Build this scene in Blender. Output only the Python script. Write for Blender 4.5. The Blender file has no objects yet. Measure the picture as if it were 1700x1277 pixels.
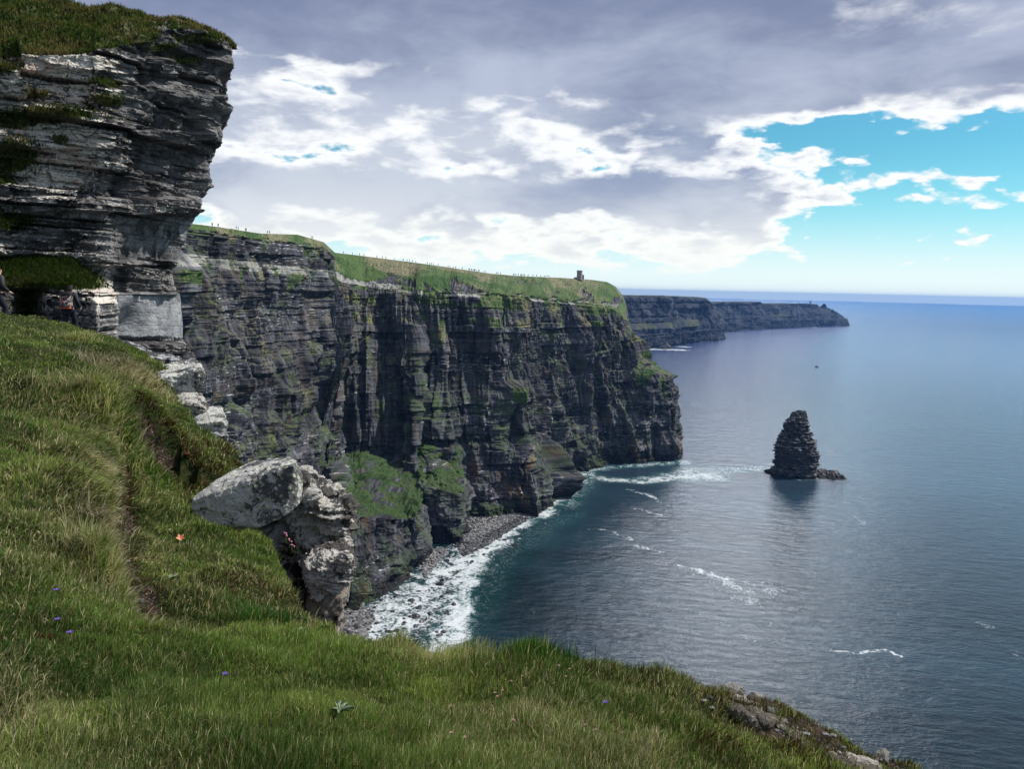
import bpy, bmesh, math, random
import numpy as np
from mathutils import Vector, Matrix
PI = math.pi
R = math.radians
sc = bpy.context.scene
# ------------------------------------------------------------------ camera
H = 185.0                      # eye height above the sea
F = 1334.0                     # focal length in pixels of a 1700 px wide picture
PITCH, ROLL = R(6.86), R(1.25)
fw = np.array([0, math.cos(PITCH), -math.sin(PITCH)])
up0 = np.array([0, math.sin(PITCH), math.cos(PITCH)])
rt0 = np.array([1.0, 0, 0])
rt = rt0*math.cos(ROLL) + up0*math.sin(ROLL)
up = up0*math.cos(ROLL) - rt0*math.sin(ROLL)
cam_d = bpy.data.cameras.new('camera')
cam = bpy.data.objects.new('camera', cam_d)
sc.collection.objects.link(cam)
M = Matrix(((rt[0], up[0], -fw[0], 0), (rt[1], up[1], -fw[1], 0), (rt[2], up[2], -fw[2], H), (0, 0, 0, 1)))
cam.matrix_world = M
cam_d.sensor_width = 36
cam_d.lens = F/1700*36
cam_d.clip_start = 0.1
cam_d.clip_end = 90000
sc.camera = cam
# ------------------------------------------------------------------ light
SUN_AZ, SUN_EL = R(80), R(48)
sun_dir = Vector((math.sin(SUN_AZ)*math.cos(SUN_EL), math.cos(SUN_AZ)*math.cos(SUN_EL), math.sin(SUN_EL)))
sl = bpy.data.lights.new('sun', 'SUN')
sl.energy = 4.6
sl.angle = R(0.6)
sl.color = (1.0, 0.95, 0.87)
so = bpy.data.objects.new('sun', sl)
sc.collection.objects.link(so)
so.rotation_euler = sun_dir.to_track_quat('Z', 'Y').to_euler()
so.location = (0, 0, 400)
sc.view_settings.view_transform = 'Standard'
sc.view_settings.look = 'None'
sc.view_settings.exposure = 0.22
sc.view_settings.gamma = 1.0
sc.cycles.max_bounces = 5
sc.cycles.diffuse_bounces = 2
sc.cycles.glossy_bounces = 2
sc.cycles.transmission_bounces = 2
sc.cycles.volume_bounces = 0
sc.cycles.use_denoising = True


# ------------------------------------------------------------------ node helper
class NT:
    def __init__(s, tree):
        s.t = tree
        tree.nodes.clear()

    def n(s, typ, **kw):
        nd = s.t.nodes.new(typ)
        for k, v in kw.items():
            setattr(nd, k, v)
        return nd

    def set(s, sock, v):
        if isinstance(v, bpy.types.NodeSocket):
            s.t.links.new(v, sock)
        elif v is not None:
            if hasattr(sock.default_value, '__len__') and not hasattr(v, '__len__'):
                v = (v,)*len(sock.default_value)
            if hasattr(v, '__len__') and len(sock.default_value) == 4 and len(v) == 3:
                v = tuple(v)+(1,)
            sock.default_value = v

    def m(s, op, a, b=None, c=None, clamp=False):
        nd = s.n('ShaderNodeMath', operation=op, use_clamp=clamp)
        for i, v in enumerate((a, b, c)):
            if v is not None:
                s.set(nd.inputs[i], v)
        return nd.outputs[0]

    def add(s, a, b): return s.m('ADD', a, b)
    def sub(s, a, b): return s.m('SUBTRACT', a, b)
    def mul(s, a, b): return s.m('MULTIPLY', a, b)

    def ss(s, x, a, b, lo=0.0, hi=1.0):          # smoothstep
        nd = s.n('ShaderNodeMapRange', interpolation_type='SMOOTHSTEP')
        for i, v in enumerate((x, a, b, lo, hi)):
            s.set(nd.inputs[i], v)
        return nd.outputs[0]

    def lin(s, x, a, b, lo=0.0, hi=1.0):
        nd = s.n('ShaderNodeMapRange')
        for i, v in enumerate((x, a, b, lo, hi)):
            s.set(nd.inputs[i], v)
        return nd.outputs[0]

    def vm(s, op, a, b=None, scale=None):
        nd = s.n('ShaderNodeVectorMath', operation=op)
        s.set(nd.inputs[0], a)
        if b is not None:
            s.set(nd.inputs[1], b)
        if scale is not None:
            s.set(nd.inputs['Scale'], scale)
        return nd.outputs[0]

    def noise(s, vec, scale, detail=4, rough=0.55, dist=0.0, lac=2.0, col=False, dim='3D'):
        nd = s.n('ShaderNodeTexNoise', noise_dimensions=dim)
        s.set(nd.inputs['Vector'], vec)
        s.set(nd.inputs['Scale'], scale)
        s.set(nd.inputs['Detail'], detail)
        s.set(nd.inputs['Roughness'], rough)
        s.set(nd.inputs['Lacunarity'], lac)
        s.set(nd.inputs['Distortion'], dist)
        return nd.outputs[1 if col else 0]

    def vor(s, vec, scale, feat='F1', out=0, rnd=1.0):
        nd = s.n('ShaderNodeTexVoronoi', feature=feat)
        s.set(nd.inputs['Vector'], vec)
        s.set(nd.inputs['Scale'], scale)
        s.set(nd.inputs['Randomness'], rnd)
        return nd.outputs[out]

    def mix(s, f, a, b, mode='MIX'):
        nd = s.n('ShaderNodeMix', data_type='RGBA', blend_type=mode)
        s.set(nd.inputs[0], f)
        s.set(nd.inputs[6], a)
        s.set(nd.inputs[7], b)
        return nd.outputs[2]

    def sep(s, v):
        nd = s.n('ShaderNodeSeparateXYZ')
        s.set(nd.inputs[0], v)
        return nd.outputs

    def comb(s, x, y, z):
        nd = s.n('ShaderNodeCombineXYZ')
        for i, v in enumerate((x, y, z)):
            s.set(nd.inputs[i], v)
        return nd.outputs[0]

    def attr(s, name, out='Fac'):
        nd = s.n('ShaderNodeAttribute', attribute_name=name)
        return nd.outputs[out]

    def bump(s, h, dist=0.1, strength=1.0, normal=None):
        nd = s.n('ShaderNodeBump')
        s.set(nd.inputs['Height'], h)
        s.set(nd.inputs['Distance'], dist)
        s.set(nd.inputs['Strength'], strength)
        if normal is not None:
            s.set(nd.inputs['Normal'], normal)
        return nd.outputs[0]

    def principled(s, **kw):
        nd = s.n('ShaderNodeBsdfPrincipled')
        for k, v in kw.items():
            s.set(nd.inputs[k.replace('_', ' ')], v)
        return nd.outputs[0]

    def out(s, surf=None, vol=None):
        nd = s.n('ShaderNodeOutputMaterial')
        if surf is not None:
            s.t.links.new(surf, nd.inputs[0])
        if vol is not None:
            s.t.links.new(vol, nd.inputs[1])

    def geo(s, o): return s.n('ShaderNodeNewGeometry').outputs[o]


def material(name):
    m = bpy.data.materials.new(name)
    m.use_nodes = True
    return m, NT(m.node_tree)


# ------------------------------------------------------------------ world: sky with broken cloud deck
w = bpy.data.worlds.new('World')
sc.world = w
w.use_nodes = True
n = NT(w.node_tree)
sky = n.n('ShaderNodeTexSky', sky_type='NISHITA')
sky.sun_disc = False
sky.sun_elevation = SUN_EL
sky.sun_rotation = SUN_AZ
sky.altitude = 185
sky.air_density = 1.0
sky.dust_density = 0.6
sky.ozone_density = 1.6
d = n.n('ShaderNodeTexCoord').outputs['Generated']
dx, dy, dz = n.sep(d)
az = n.mul(n.m('ARCTAN2', dx, dy), 180/PI)          # degrees, + is right of forward
el = n.mul(n.m('ARCSINE', dz), 180/PI)
elc = n.m('MAXIMUM', el, 0.0)
# cloud-plane coordinates: clouds flatten towards the horizon
dzc = n.add(n.m('MAXIMUM', dz, 0.0), 0.42)
pl = n.comb(n.m('DIVIDE', dx, dzc), n.m('DIVIDE', dy, dzc), n.mul(dz, 3.0))
warp = n.noise(pl, 3.0, 2, 0.5, col=True)
plw = n.vm('ADD', pl, n.vm('SCALE', n.vm('SUBTRACT', warp, (0.5, 0.5, 0.5)), scale=0.16))
big = n.noise(n.vm('ADD', plw, (3.1, 7.7, 0)), 2.2, 2, 0.5)
med = n.noise(n.vm('ADD', plw, (1.2, 2.9, 4)), 4.4, 9, 0.58)
fine = n.noise(n.vm('ADD', plw, (8.2, 0.4, 1)), 15.0, 7, 0.6)
wp2 = n.noise(pl, 9.0, 4, 0.6, col=True)
plv = n.vm('ADD', pl, n.vm('SCALE', n.vm('SUBTRACT', wp2, (0.5, 0.5, 0.5)), scale=0.13))
vb1 = n.vor(plv, 9.0, 'SMOOTH_F1')
vb2 = n.vor(n.vm('ADD', plv, (2.2, 1.1, 0.4)), 21.0, 'SMOOTH_F1')
puffy = n.add(n.mul(n.sub(0.42, vb1), 0.75), n.mul(n.sub(0.42, vb2), 0.42))
# layout masks in azimuth / elevation
#  A: dark overcast deck with its lower edge at el 11..15
edge = n.add(12.8, n.mul(n.sub(med, 0.5), n.ss(az, 6, 16, 9.0, 4.5)))
edge = n.sub(edge, n.mul(puffy, n.ss(az, 6, 16, 4.0, 2.2)))
edge = n.add(edge, n.ss(az, 4, -14, 0, 2.2))
edge = n.add(edge, n.ss(az, 6, 15, 0, -2.0))
deck = n.ss(n.sub(el, edge), -1.2, 2.6)
#  B: cumulus field on the left and centre
fieldL = n.ss(n.add(az, n.mul(n.sub(big, 0.5), 8)), 22, 14)
fieldB = n.ss(el, 0.3, 3.0)
field = n.mul(fieldL, fieldB)
#  C: long white bank running right at el 5.5..8
bank = n.mul(n.ss(el, 4.6, 5.9), n.ss(el, 8.4, 6.8))
bank = n.mul(bank, n.ss(az, 32, 17))
#  D: white puffs along the deck's edge
puff = n.mul(n.ss(az, 20, 14), n.mul(n.ss(el, 5, 8), n.ss(el, 14, 11)))
dens = n.add(n.mul(deck, 0.95), n.mul(field, 0.53))
dens = n.add(dens, n.mul(bank, 0.52))
dens = n.add(dens, n.mul(puff, 0.12))
dens = n.add(dens, n.mul(n.mul(n.ss(el, 9, 13), n.ss(az, 14, 6)), 0.16))
nz = n.add(n.mul(n.sub(med, 0.5), 1.75), n.mul(n.sub(fine, 0.5), 0.50))
nz = n.add(nz, n.mul(puffy, n.sub(1.0, n.mul(deck, 0.75))))
nz = n.mul(nz, n.ss(el, -2, 4, 0.5, 1.0))
thick = n.add(n.sub(dens, 0.22), nz)
cover = n.ss(thick, -0.02, 0.17)
dark = n.ss(thick, n.ss(el, 11, 15, 0.20, 0.12), n.ss(el, 4, 14, 0.60, 0.66))
dark = n.mul(dark, n.ss(el, 1.0, 8, 0.20, 1.0))
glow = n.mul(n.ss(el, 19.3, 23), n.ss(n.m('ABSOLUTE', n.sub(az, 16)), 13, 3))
glow = n.mul(glow, n.ss(el, 38, 25))    # bright sky patch added above the picture to put a sheen on the sea
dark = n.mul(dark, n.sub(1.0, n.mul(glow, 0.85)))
light = n.mix(n.ss(el, 2, 9), (0.86, 0.88, 0.85), (0.86, 0.88, 0.90))
gvar = n.noise(n.vm('ADD', plw, (5, 5, 5)), 1.7, 6, 0.6)
grey = n.mix(n.ss(gvar, 0.34, 0.68), (0.185, 0.225, 0.355), (0.42, 0.47, 0.60))
grey = n.mix(n.ss(el, 14, 9), grey, n.mix(n.ss(gvar, 0.36, 0.62), (0.27, 0.33, 0.47), (0.52, 0.57, 0.66)))
ccol = n.mix(dark, light, grey)
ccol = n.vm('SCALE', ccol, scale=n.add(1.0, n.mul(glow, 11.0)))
tint = n.mix(1.0, sky.outputs[0], (0.42, 1.0, 1.04), 'MULTIPLY')
hz = n.ss(el, 10.0, 0.5)                              # pale air near the horizon
bgs = n.n('ShaderNodeBackground')
n.set(bgs.inputs[0], tint)
bgs.inputs[1].default_value = 0.095
bgh = n.n('ShaderNodeBackground')
n.set(bgh.inputs[0], n.mix(n.ss(el, 0.2, 7), (0.80, 0.90, 0.89), (0.36, 0.78, 0.93)))
bgh.inputs[1].default_value = 1.0
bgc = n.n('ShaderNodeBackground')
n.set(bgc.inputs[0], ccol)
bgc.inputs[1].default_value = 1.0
mx0 = n.n('ShaderNodeMixShader')
n.set(mx0.inputs[0], n.mul(hz, 0.95))
n.t.links.new(bgs.outputs[0], mx0.inputs[1])
n.t.links.new(bgh.outputs[0], mx0.inputs[2])
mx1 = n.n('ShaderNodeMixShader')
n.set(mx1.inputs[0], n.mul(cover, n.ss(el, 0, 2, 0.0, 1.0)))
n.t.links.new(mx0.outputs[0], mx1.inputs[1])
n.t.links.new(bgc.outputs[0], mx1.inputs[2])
wo = n.n('ShaderNodeOutputWorld')
n.t.links.new(mx1.outputs[0], wo.inputs[0])
w.cycles.sampling_method = 'MANUAL'
w.cycles.sample_map_resolution = 512
#SKYEND

# ================================================================== helpers
C = sc.collection


def ray(u, v):
    dd = fw*F + rt*(u-850) - up*(v-638.5)
    return dd


def PY(u, v, Y):                                   # point of the pixel ray at world distance Y
    dd = ray(u, v)
    return np.array([dd[0]*Y/dd[1], Y, H + dd[2]*Y/dd[1]])


def PZ(u, v, z=0.0):                               # point of the pixel ray at height z
    dd = ray(u, v)
    k = (z-H)/dd[2]
    return np.array([dd[0]*k, dd[1]*k, z])


def tag(o, label=None, cat=None, group=None, kind=None):
    if label: o['label'] = label
    if cat: o['category'] = cat
    if group: o['group'] = group
    if kind: o['kind'] = kind
    return o


def link(name, me, mat=None, parent=None):
    o = bpy.data.objects.new(name, me)
    C.objects.link(o)
    if mat is not None:
        me.materials.append(mat)
    if parent is not None:
        o.parent = parent
    return o


def empty(name, loc=(0, 0, 0), rz=0.0):
    o = bpy.data.objects.new(name, None)
    C.objects.link(o)
    o.location = loc
    o.rotation_euler = (0, 0, rz)
    o.empty_display_size = 0.3
    return o


def copy_tree(o, parent=None):
    c = o.copy()
    C.objects.link(c)
    if parent is not None:
        c.parent = parent
    for ch in [k for k in list(bpy.data.objects) if k.parent == o]:
        copy_tree(ch, c)
    return c


def raw_mesh(name, V, faces_flat, loop_tot, attrs=None, smooth=False):
    me = bpy.data.meshes.new(name)
    V = np.asarray(V, np.float32).reshape(-1, 3)
    me.vertices.add(len(V))
    me.vertices.foreach_set('co', V.ravel())
    fl = np.asarray(faces_flat, np.int32).ravel()
    lt = np.asarray(loop_tot, np.int32)
    me.loops.add(len(fl))
    me.loops.foreach_set('vertex_index', fl)
    me.polygons.add(len(lt))
    st = np.concatenate([[0], np.cumsum(lt)[:-1]]).astype(np.int32)
    me.polygons.foreach_set('loop_start', st)
    me.polygons.foreach_set('use_smooth', np.full(len(lt), smooth, bool))
    for k, a in (attrs or {}).items():
        a = np.asarray(a, np.float32)
        if a.ndim == 2 and a.shape[1] == 3:
            at = me.attributes.new(k, 'FLOAT_VECTOR', 'POINT')
            at.data.foreach_set('vector', a.ravel())
        else:
            at = me.attributes.new(k, 'FLOAT', 'POINT')
            at.data.foreach_set('value', a.ravel())
    me.update(calc_edges=True)
    me.validate()
    return me


def grid_mesh(name, P, attrs=None, smooth=False, keep=None, flip=False):
    a, b = P.shape[:2]
    idx = np.arange(a*b).reshape(a, b)
    q = np.stack([idx[:-1, :-1], idx[1:, :-1], idx[1:, 1:], idx[:-1, 1:]], -1)
    if flip:
        q = q[..., ::-1]
    q = q.reshape(-1, 4)
    if keep is not None:
        q = q[keep.ravel()]
    at = {k: x.reshape(a*b, -1) if x.ndim == 3 else x.ravel() for k, x in (attrs or {}).items()}
    return raw_mesh(name, P, q, np.full(len(q), 4), at, smooth)


def data_from_np(name, V, Fc, smooth=False):
    me = bpy.data.meshes.new(name)
    me.from_pydata([tuple(map(float, v)) for v in V], [], [tuple(map(int, f)) for f in Fc])
    if smooth:
        me.polygons.foreach_set('use_smooth', np.ones(len(me.polygons), bool))
    me.update()
    return me


rng = np.random.default_rng(7)
PERM = np.random.default_rng(99).permutation(4096).astype(np.int64)
GR = np.random.default_rng(5).normal(size=(4096, 3))
GR /= np.linalg.norm(GR, axis=1)[:, None]


def hsh(i, j=0, k=0):
    a = PERM[np.asarray(i, np.int64) & 4095]
    a = PERM[(a + np.asarray(j, np.int64)) & 4095]
    return PERM[(a + np.asarray(k, np.int64)) & 4095]


def h01(i, j=0, k=0):
    return hsh(i, j, k)/4095.0


def perlin(x, y, z):
    x, y, z = np.broadcast_arrays(np.asarray(x, float), np.asarray(y, float), np.asarray(z, float))
    xi, yi, zi = np.floor(x), np.floor(y), np.floor(z)
    xf, yf, zf = x-xi, y-yi, z-zi
    xi, yi, zi = xi.astype(np.int64), yi.astype(np.int64), zi.astype(np.int64)
    fx, fy, fz = [t*t*t*(t*(t*6-15)+10) for t in (xf, yf, zf)]
    r = 0
    for a in (0, 1):
        for b in (0, 1):
            for c in (0, 1):
                g = GR[hsh(xi+a, yi+b, zi+c)]
                dt = g[..., 0]*(xf-a) + g[..., 1]*(yf-b) + g[..., 2]*(zf-c)
                r = r + dt*(fx if a else 1-fx)*(fy if b else 1-fy)*(fz if c else 1-fz)
    return r*1.6


def fbm(x, y, z=0.0, octv=4, gain=0.5, lac=2.03):
    s, a = 0, 1.0
    for o in range(octv):
        k = lac**o
        s = s + a*perlin(np.asarray(x)*k+o*17.3, np.asarray(y)*k+o*5.1, np.asarray(z)*k+o*9.7)
        a *= gain
    return s


def sstep(x, a, b):
    t = np.clip((x-a)/(b-a), 0, 1)
    return t*t*(3-2*t)


def grid_normals(P):
    du = np.gradient(P, axis=0)
    dv = np.gradient(P, axis=1)
    nn = np.cross(du, dv)
    return nn/(np.linalg.norm(nn, axis=-1, keepdims=True)+1e-9)


def layers(zmin, zmax, tmin, tmax, seed):
    r_ = np.random.default_rng(seed)
    b = [zmin]
    while b[-1] < zmax:
        b.append(b[-1] + tmin + (tmax-tmin)*r_.random()**2)
    return np.array(b)


def blocks(s, z, bounds, wmin, wmax, seed, dip=0.0):
    """stepped rock: random offset per layer and per joint-bounded block, in -1..1"""
    L = np.searchsorted(bounds, z + dip)
    wd = wmin + (wmax-wmin)*h01(L, seed, 1)
    ph = 50*h01(L, seed, 2)
    cell = np.floor(s/wd + ph).astype(np.int64)
    return (h01(L, seed, 3)*2-1), (h01(L, cell, seed)*2-1), L


# ================================================================== materials
def rock_far_material():
    m, n = material('sea_cliff_rock')
    geo = n.n('ShaderNodeNewGeometry')
    pos = geo.outputs['Position']
    nz = n.sep(geo.outputs['Normal'])[2]
    st = n.attr('rockuv', 'Vector')
    px, pz_, po = n.sep(st)
    veg = n.attr('veg')
    strat = n.noise(n.comb(n.mul(px, 0.006), n.mul(pz_, 0.42), 0.0), 1.0, 6, 0.7)
    strat2 = n.noise(n.comb(n.mul(px, 0.05), n.mul(pz_, 0.7), 3.0), 1.0, 4, 0.6)
    streak = n.noise(n.comb(n.mul(px, 0.30), n.mul(pz_, 0.022), 7.0), 1.0, 6, 0.68, 0.4)
    blot = n.noise(n.comb(n.mul(px, 0.02), n.mul(pz_, 0.02), 2.0), 1.0, 5, 0.6)
    blot2 = n.noise(n.comb(n.mul(px, 0.07), n.mul(pz_, 0.035), 12.0), 1.0, 5, 0.65)
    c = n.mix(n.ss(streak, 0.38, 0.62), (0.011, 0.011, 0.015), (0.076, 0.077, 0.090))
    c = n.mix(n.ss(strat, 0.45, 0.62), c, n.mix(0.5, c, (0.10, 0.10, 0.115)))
    c = n.mix(n.mul(n.ss(blot2, 0.53, 0.68), n.ss(pz_, 70, 25, 0.45, 0.85)), c, (0.110, 0.072, 0.036))       # rusty seepage
    c = n.mix(n.mul(n.ss(strat2, 0.56, 0.66), n.ss(blot, 0.50, 0.66, 0, 0.6)), c, (0.15, 0.15, 0.17))
    bt = n.attr('btone')
    c = n.vm('MULTIPLY', c, n.comb(n.add(1.0, n.mul(bt, 0.85)), n.add(1.0, n.mul(bt, 0.85)), n.add(1.0, n.mul(bt, 0.80))))
    # bird-whitened ledges, thin and level
    wl = n.noise(n.comb(n.mul(px, 0.16), n.mul(pz_, 1.25), 31.0), 1.0, 4, 0.62)
    wl2 = n.noise(n.comb(n.mul(px, 0.012), n.mul(pz_, 0.045), 77.0), 1.0, 3, 0.5)
    c = n.mix(n.mul(n.ss(wl, 0.59, 0.64), n.ss(wl2, 0.48, 0.60)), c, (0.52, 0.53, 0.55))
    # the pale sandstone bed under the rim
    band = n.mul(n.ss(po, -3.4, -2.8), n.ss(po, 3.0, 2.6))
    bn = n.noise(n.comb(n.mul(px, 0.09), n.mul(pz_, 0.05), 9.0), 1.0, 4, 0.6)
    c = n.mix(n.mul(band, n.ss(bn, 0.34, 0.54, 0.05, 0.9)), c, (0.36, 0.355, 0.33))
    # dark wet foot
    c = n.mix(n.ss(n.add(pz_, n.mul(n.sub(blot2, 0.5), 14)), 12, 5, 0, 0.85), c, (0.012, 0.012, 0.013))
    # green on ledges, gullies and slopes
    gn = n.noise(pos, 0.05, 6, 0.62)
    gfine = n.noise(pos, 0.6, 4, 0.6)
    gcol = n.mix(n.ss(gn, 0.40, 0.60), (0.036, 0.078, 0.016), (0.075, 0.120, 0.034))
    gcol = n.mix(n.ss(n.add(gfine, n.mul(n.sub(n.noise(pos, 0.022, 4, 0.6), 0.5), 1.5)), 0.50, 0.66, 0, n.ss(pz_, 60, 150, 0.25, 1)), gcol, (0.19, 0.17, 0.10))
    gcol = n.mix(n.ss(gfine, 0.50, 0.36, 0, 0.8), gcol, (0.022, 0.046, 0.012))
    gcol = n.mix(n.ss(pz_, 90, 60, 0, 0.6), gcol, (0.030, 0.060, 0.017))
    gm = n.m('MAXIMUM', n.ss(n.add(veg, n.mul(n.sub(gfine, 0.5), 0.9)), 0.42, 0.60),
             n.mul(n.ss(nz, 0.35, 0.6), n.ss(n.add(gn, n.mul(blot, 0.6)), 0.74, 0.9, 0.0, 0.6)))
    hang = n.noise(n.comb(n.mul(px, 0.055), n.mul(pz_, 0.03), 55.0), 1.0, 6, 0.7)
    gm = n.m('MAXIMUM', gm, n.mul(n.ss(hang, 0.54, 0.64), n.ss(pz_, 12, 50, 0.0, 0.85)))
    c = n.mix(gm, c, gcol)
    bmp = n.add(n.mul(streak, 1.5), n.add(n.mul(strat2, 0.6), n.mul(gfine, 0.5)))
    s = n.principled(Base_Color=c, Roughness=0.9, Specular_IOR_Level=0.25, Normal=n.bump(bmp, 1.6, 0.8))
    n.out(s)
    return m


def headland_material():
    m, n = material('headland_rock')
    geo = n.n('ShaderNodeNewGeometry')
    pos = geo.outputs['Position']
    nz = n.sep(geo.outputs['Normal'])[2]
    px, pz_, po = n.sep(n.attr('rockuv', 'Vector'))
    streak = n.noise(n.comb(n.mul(px, 0.03), n.mul(pz_, 0.012), 7.0), 1.0, 5, 0.65)
    blot = n.noise(n.comb(n.mul(px, 0.006), n.mul(pz_, 0.02), 2.0), 1.0, 5, 0.6)
    c = n.mix(n.ss(streak, 0.36, 0.64), (0.010, 0.013, 0.022), (0.050, 0.055, 0.070))  # bluish tint of distant haze put into the rock colour
    c = n.mix(n.ss(pz_, 45, 20, 0, 0.6), c, (0.018, 0.019, 0.022))
    veg = n.attr('veg')
    g = n.ss(n.add(veg, n.mul(n.sub(blot, 0.5), 1.1)), 0.35, 0.6)
    c = n.mix(g, c, n.mix(n.ss(streak, 0.4, 0.6), (0.035, 0.055, 0.030), (0.075, 0.080, 0.055)))
    s = n.principled(Base_Color=c, Roughness=0.95, Specular_IOR_Level=0.2, Normal=n.bump(streak, 8, 0.7))
    n.out(s)
    return m


def near_rock_material():
    m, n = material('lichen_rock')
    geo = n.n('ShaderNodeNewGeometry')
    pos = geo.outputs['Position']
    nz = n.sep(geo.outputs['Normal'])[2]
    tone = n.attr('tone')
    flat = n.vm('MULTIPLY', pos, (1, 1, 2.2))
    a = n.noise(flat, 0.55, 6, 0.62)
    b = n.noise(flat, 2.6, 8, 0.66)
    f = n.noise(pos, 14, 5, 0.6)
    vd = n.vor(n.vm('ADD', pos, n.vm('SCALE', n.noise(pos, 3.0, 3, col=True), scale=0.25)), 5.5)
    streak = n.noise(n.vm('MULTIPLY', pos, (3.0, 3.0, 0.35)), 1.0, 5, 0.6)
    c = n.mix(n.ss(a, 0.38, 0.62), (0.052, 0.050, 0.052), (0.225, 0.222, 0.22))
    c = n.mix(n.mul(n.ss(streak, 0.50, 0.66), 0.6), c, (0.20, 0.21, 0.215))
    c = n.mix(n.mul(n.ss(streak, 0.48, 0.36), 0.5), c, (0.060, 0.045, 0.036))
    c = n.mix(n.ss(f, 0.50, 0.36, 0, 0.5), c, (0.02, 0.02, 0.022))
    # lichen: dense where tone is high or the face looks up
    lich = n.add(n.mul(n.sub(b, 0.5), 1.5), n.mul(n.sub(a, 0.5), 0.8))
    lich = n.add(lich, n.add(n.mul(tone, 0.58), n.mul(nz, 0.10)))
    lich = n.add(lich, n.ss(vd, 0.34, 0.16, 0, 0.22))
    lich = n.add(lich, n.mul(n.sub(f, 0.5), 0.55))
    lm = n.ss(lich, 0.34, 0.44)
    lc = n.mix(n.ss(f, 0.35, 0.6), (0.40, 0.375, 0.34), (0.66, 0.61, 0.54))
    pink = n.noise(flat, 0.8, 2, 0.5)
    lc = n.mix(n.ss(pink, 0.52, 0.62, 0, 0.6), lc, (0.42, 0.30, 0.24))
    c = n.mix(n.mul(lm, 0.92), c, lc)
    c = n.mix(n.mul(n.attr('crk'), 0.8), c, (0.012, 0.012, 0.013))  # crevice shade painted dark along the cracks
    c = n.mix(n.mul(n.attr('pale'), 0.85), c, n.mix(n.ss(n.noise(pos, 1.2, 7, 0.65, 0.8), 0.35, 0.65), (0.13, 0.14, 0.155), (0.33, 0.34, 0.355)))
    veg = n.attr('veg')
    gm = n.ss(n.add(veg, n.mul(n.sub(b, 0.5), 1.2)), 0.42, 0.58)
    gc = n.mix(n.ss(b, 0.42, 0.6), (0.030, 0.055, 0.012), (0.085, 0.095, 0.030))
    gc = n.mix(n.ss(f, 0.52, 0.66), gc, (0.14, 0.115, 0.06))
    c = n.mix(gm, c, gc)
    h = n.add(n.mul(b, 0.6), n.add(n.mul(f, 0.25), n.mul(a, 0.5)))
    s = n.principled(Base_Color=c, Roughness=0.85, Specular_IOR_Level=0.3, Normal=n.bump(h, 0.16, 0.9))
    n.out(s)
    return m


def boulder_material(name, base, dark, green, gthr=0.60, dthr=0.56, bs=1.0):
    m, n = material(name)
    co = n.n('ShaderNodeTexCoord').outputs['Object']
    a = n.noise(co, 2.2*bs, 6, 0.62)
    b = n.noise(co, 9*bs, 8, 0.68, 0.4)
    f = n.noise(co, 55*bs, 5, 0.6)
    vd = n.vor(n.vm('ADD', co, n.vm('SCALE', n.noise(co, 12*bs, 3, col=True), scale=0.06)), 13*bs)
    c = n.mix(n.ss(f, 0.3, 0.7), tuple(x*0.72 for x in base), tuple(min(1, x*1.18) for x in base))
    reg = n.noise(n.vm('ADD', co, (7.7, 1.3, 2.9)), 1.5*bs, 2, 0.5)
    c = n.mix(n.ss(n.add(b, n.mul(n.sub(reg, 0.5), 1.3)), dthr-0.06, dthr+0.0), c, dark)
    gr = n.mul(n.ss(vd, 0.36, 0.20), n.ss(n.noise(n.vm('ADD', co, (4, 4, 4)), 2.0*bs, 3, 0.5), gthr-0.1, gthr))
    c = n.mix(gr, c, green)
    c = n.mix(n.ss(b, 0.34, 0.26, 0, 0.8), c, tuple(x*0.3 for x in base))
    h = n.add(n.mul(b, 0.5), n.add(n.mul(f, 0.2), n.mul(gr, 0.15)))
    s = n.principled(Base_Color=c, Roughness=0.9, Specular_IOR_Level=0.25, Normal=n.bump(h, 0.06, 0.9))
    n.out(s)
    return m


def plain_material(name, col, rough=0.8, var=0.25, scale=8.0):
    m, n = material(name)
    co = n.n('ShaderNodeTexCoord').outputs['Object']
    a = n.noise(co, scale, 4, 0.6)
    c = n.mix(n.ss(a, 0.3, 0.7), tuple(x*(1-var) for x in col), tuple(min(1, x*(1+var)) for x in col))
    n.out(n.principled(Base_Color=c, Roughness=rough, Specular_IOR_Level=0.3))
    return m


def soil_material():
    m, n = material('turf_soil')
    pos = n.n('ShaderNodeNewGeometry').outputs['Position']
    a = n.noise(pos, 0.9, 6, 0.6)
    b = n.noise(pos, 9, 6, 0.65)
    f = n.noise(pos, 45, 5, 0.65)
    bare = n.attr('bare')
    g = n.mix(n.ss(a, 0.35, 0.65), (0.022, 0.034, 0.009), (0.042, 0.052, 0.016))
    g = n.mix(n.ss(b, 0.5, 0.68), g, (0.075, 0.062, 0.028))
    so_ = n.mix(n.ss(b, 0.38, 0.62), (0.020, 0.014, 0.010), (0.085, 0.055, 0.040))
    so_ = n.mix(n.ss(f, 0.55, 0.66), so_, (0.20, 0.185, 0.16))
    pb_ = n.vor(pos, 16.0)
    so_ = n.mix(n.mul(n.ss(pb_, 0.26, 0.18), n.ss(b, 0.48, 0.6)), so_, (0.34, 0.325, 0.30))
    so_ = n.mix(n.ss(n.noise(pos, 22, 4, 0.6), 0.52, 0.64), so_, (0.022, 0.030, 0.010))
    c = n.mix(n.ss(n.add(bare, n.mul(n.sub(b, 0.5), 0.7)), 0.4, 0.6), g, so_)
    h = n.add(n.mul(b, 0.9), n.mul(f, 0.5))
    n.out(n.principled(Base_Color=c, Roughness=0.95, Specular_IOR_Level=0.15, Normal=n.bump(h, 0.10, 1.0)))
    return m


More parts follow.
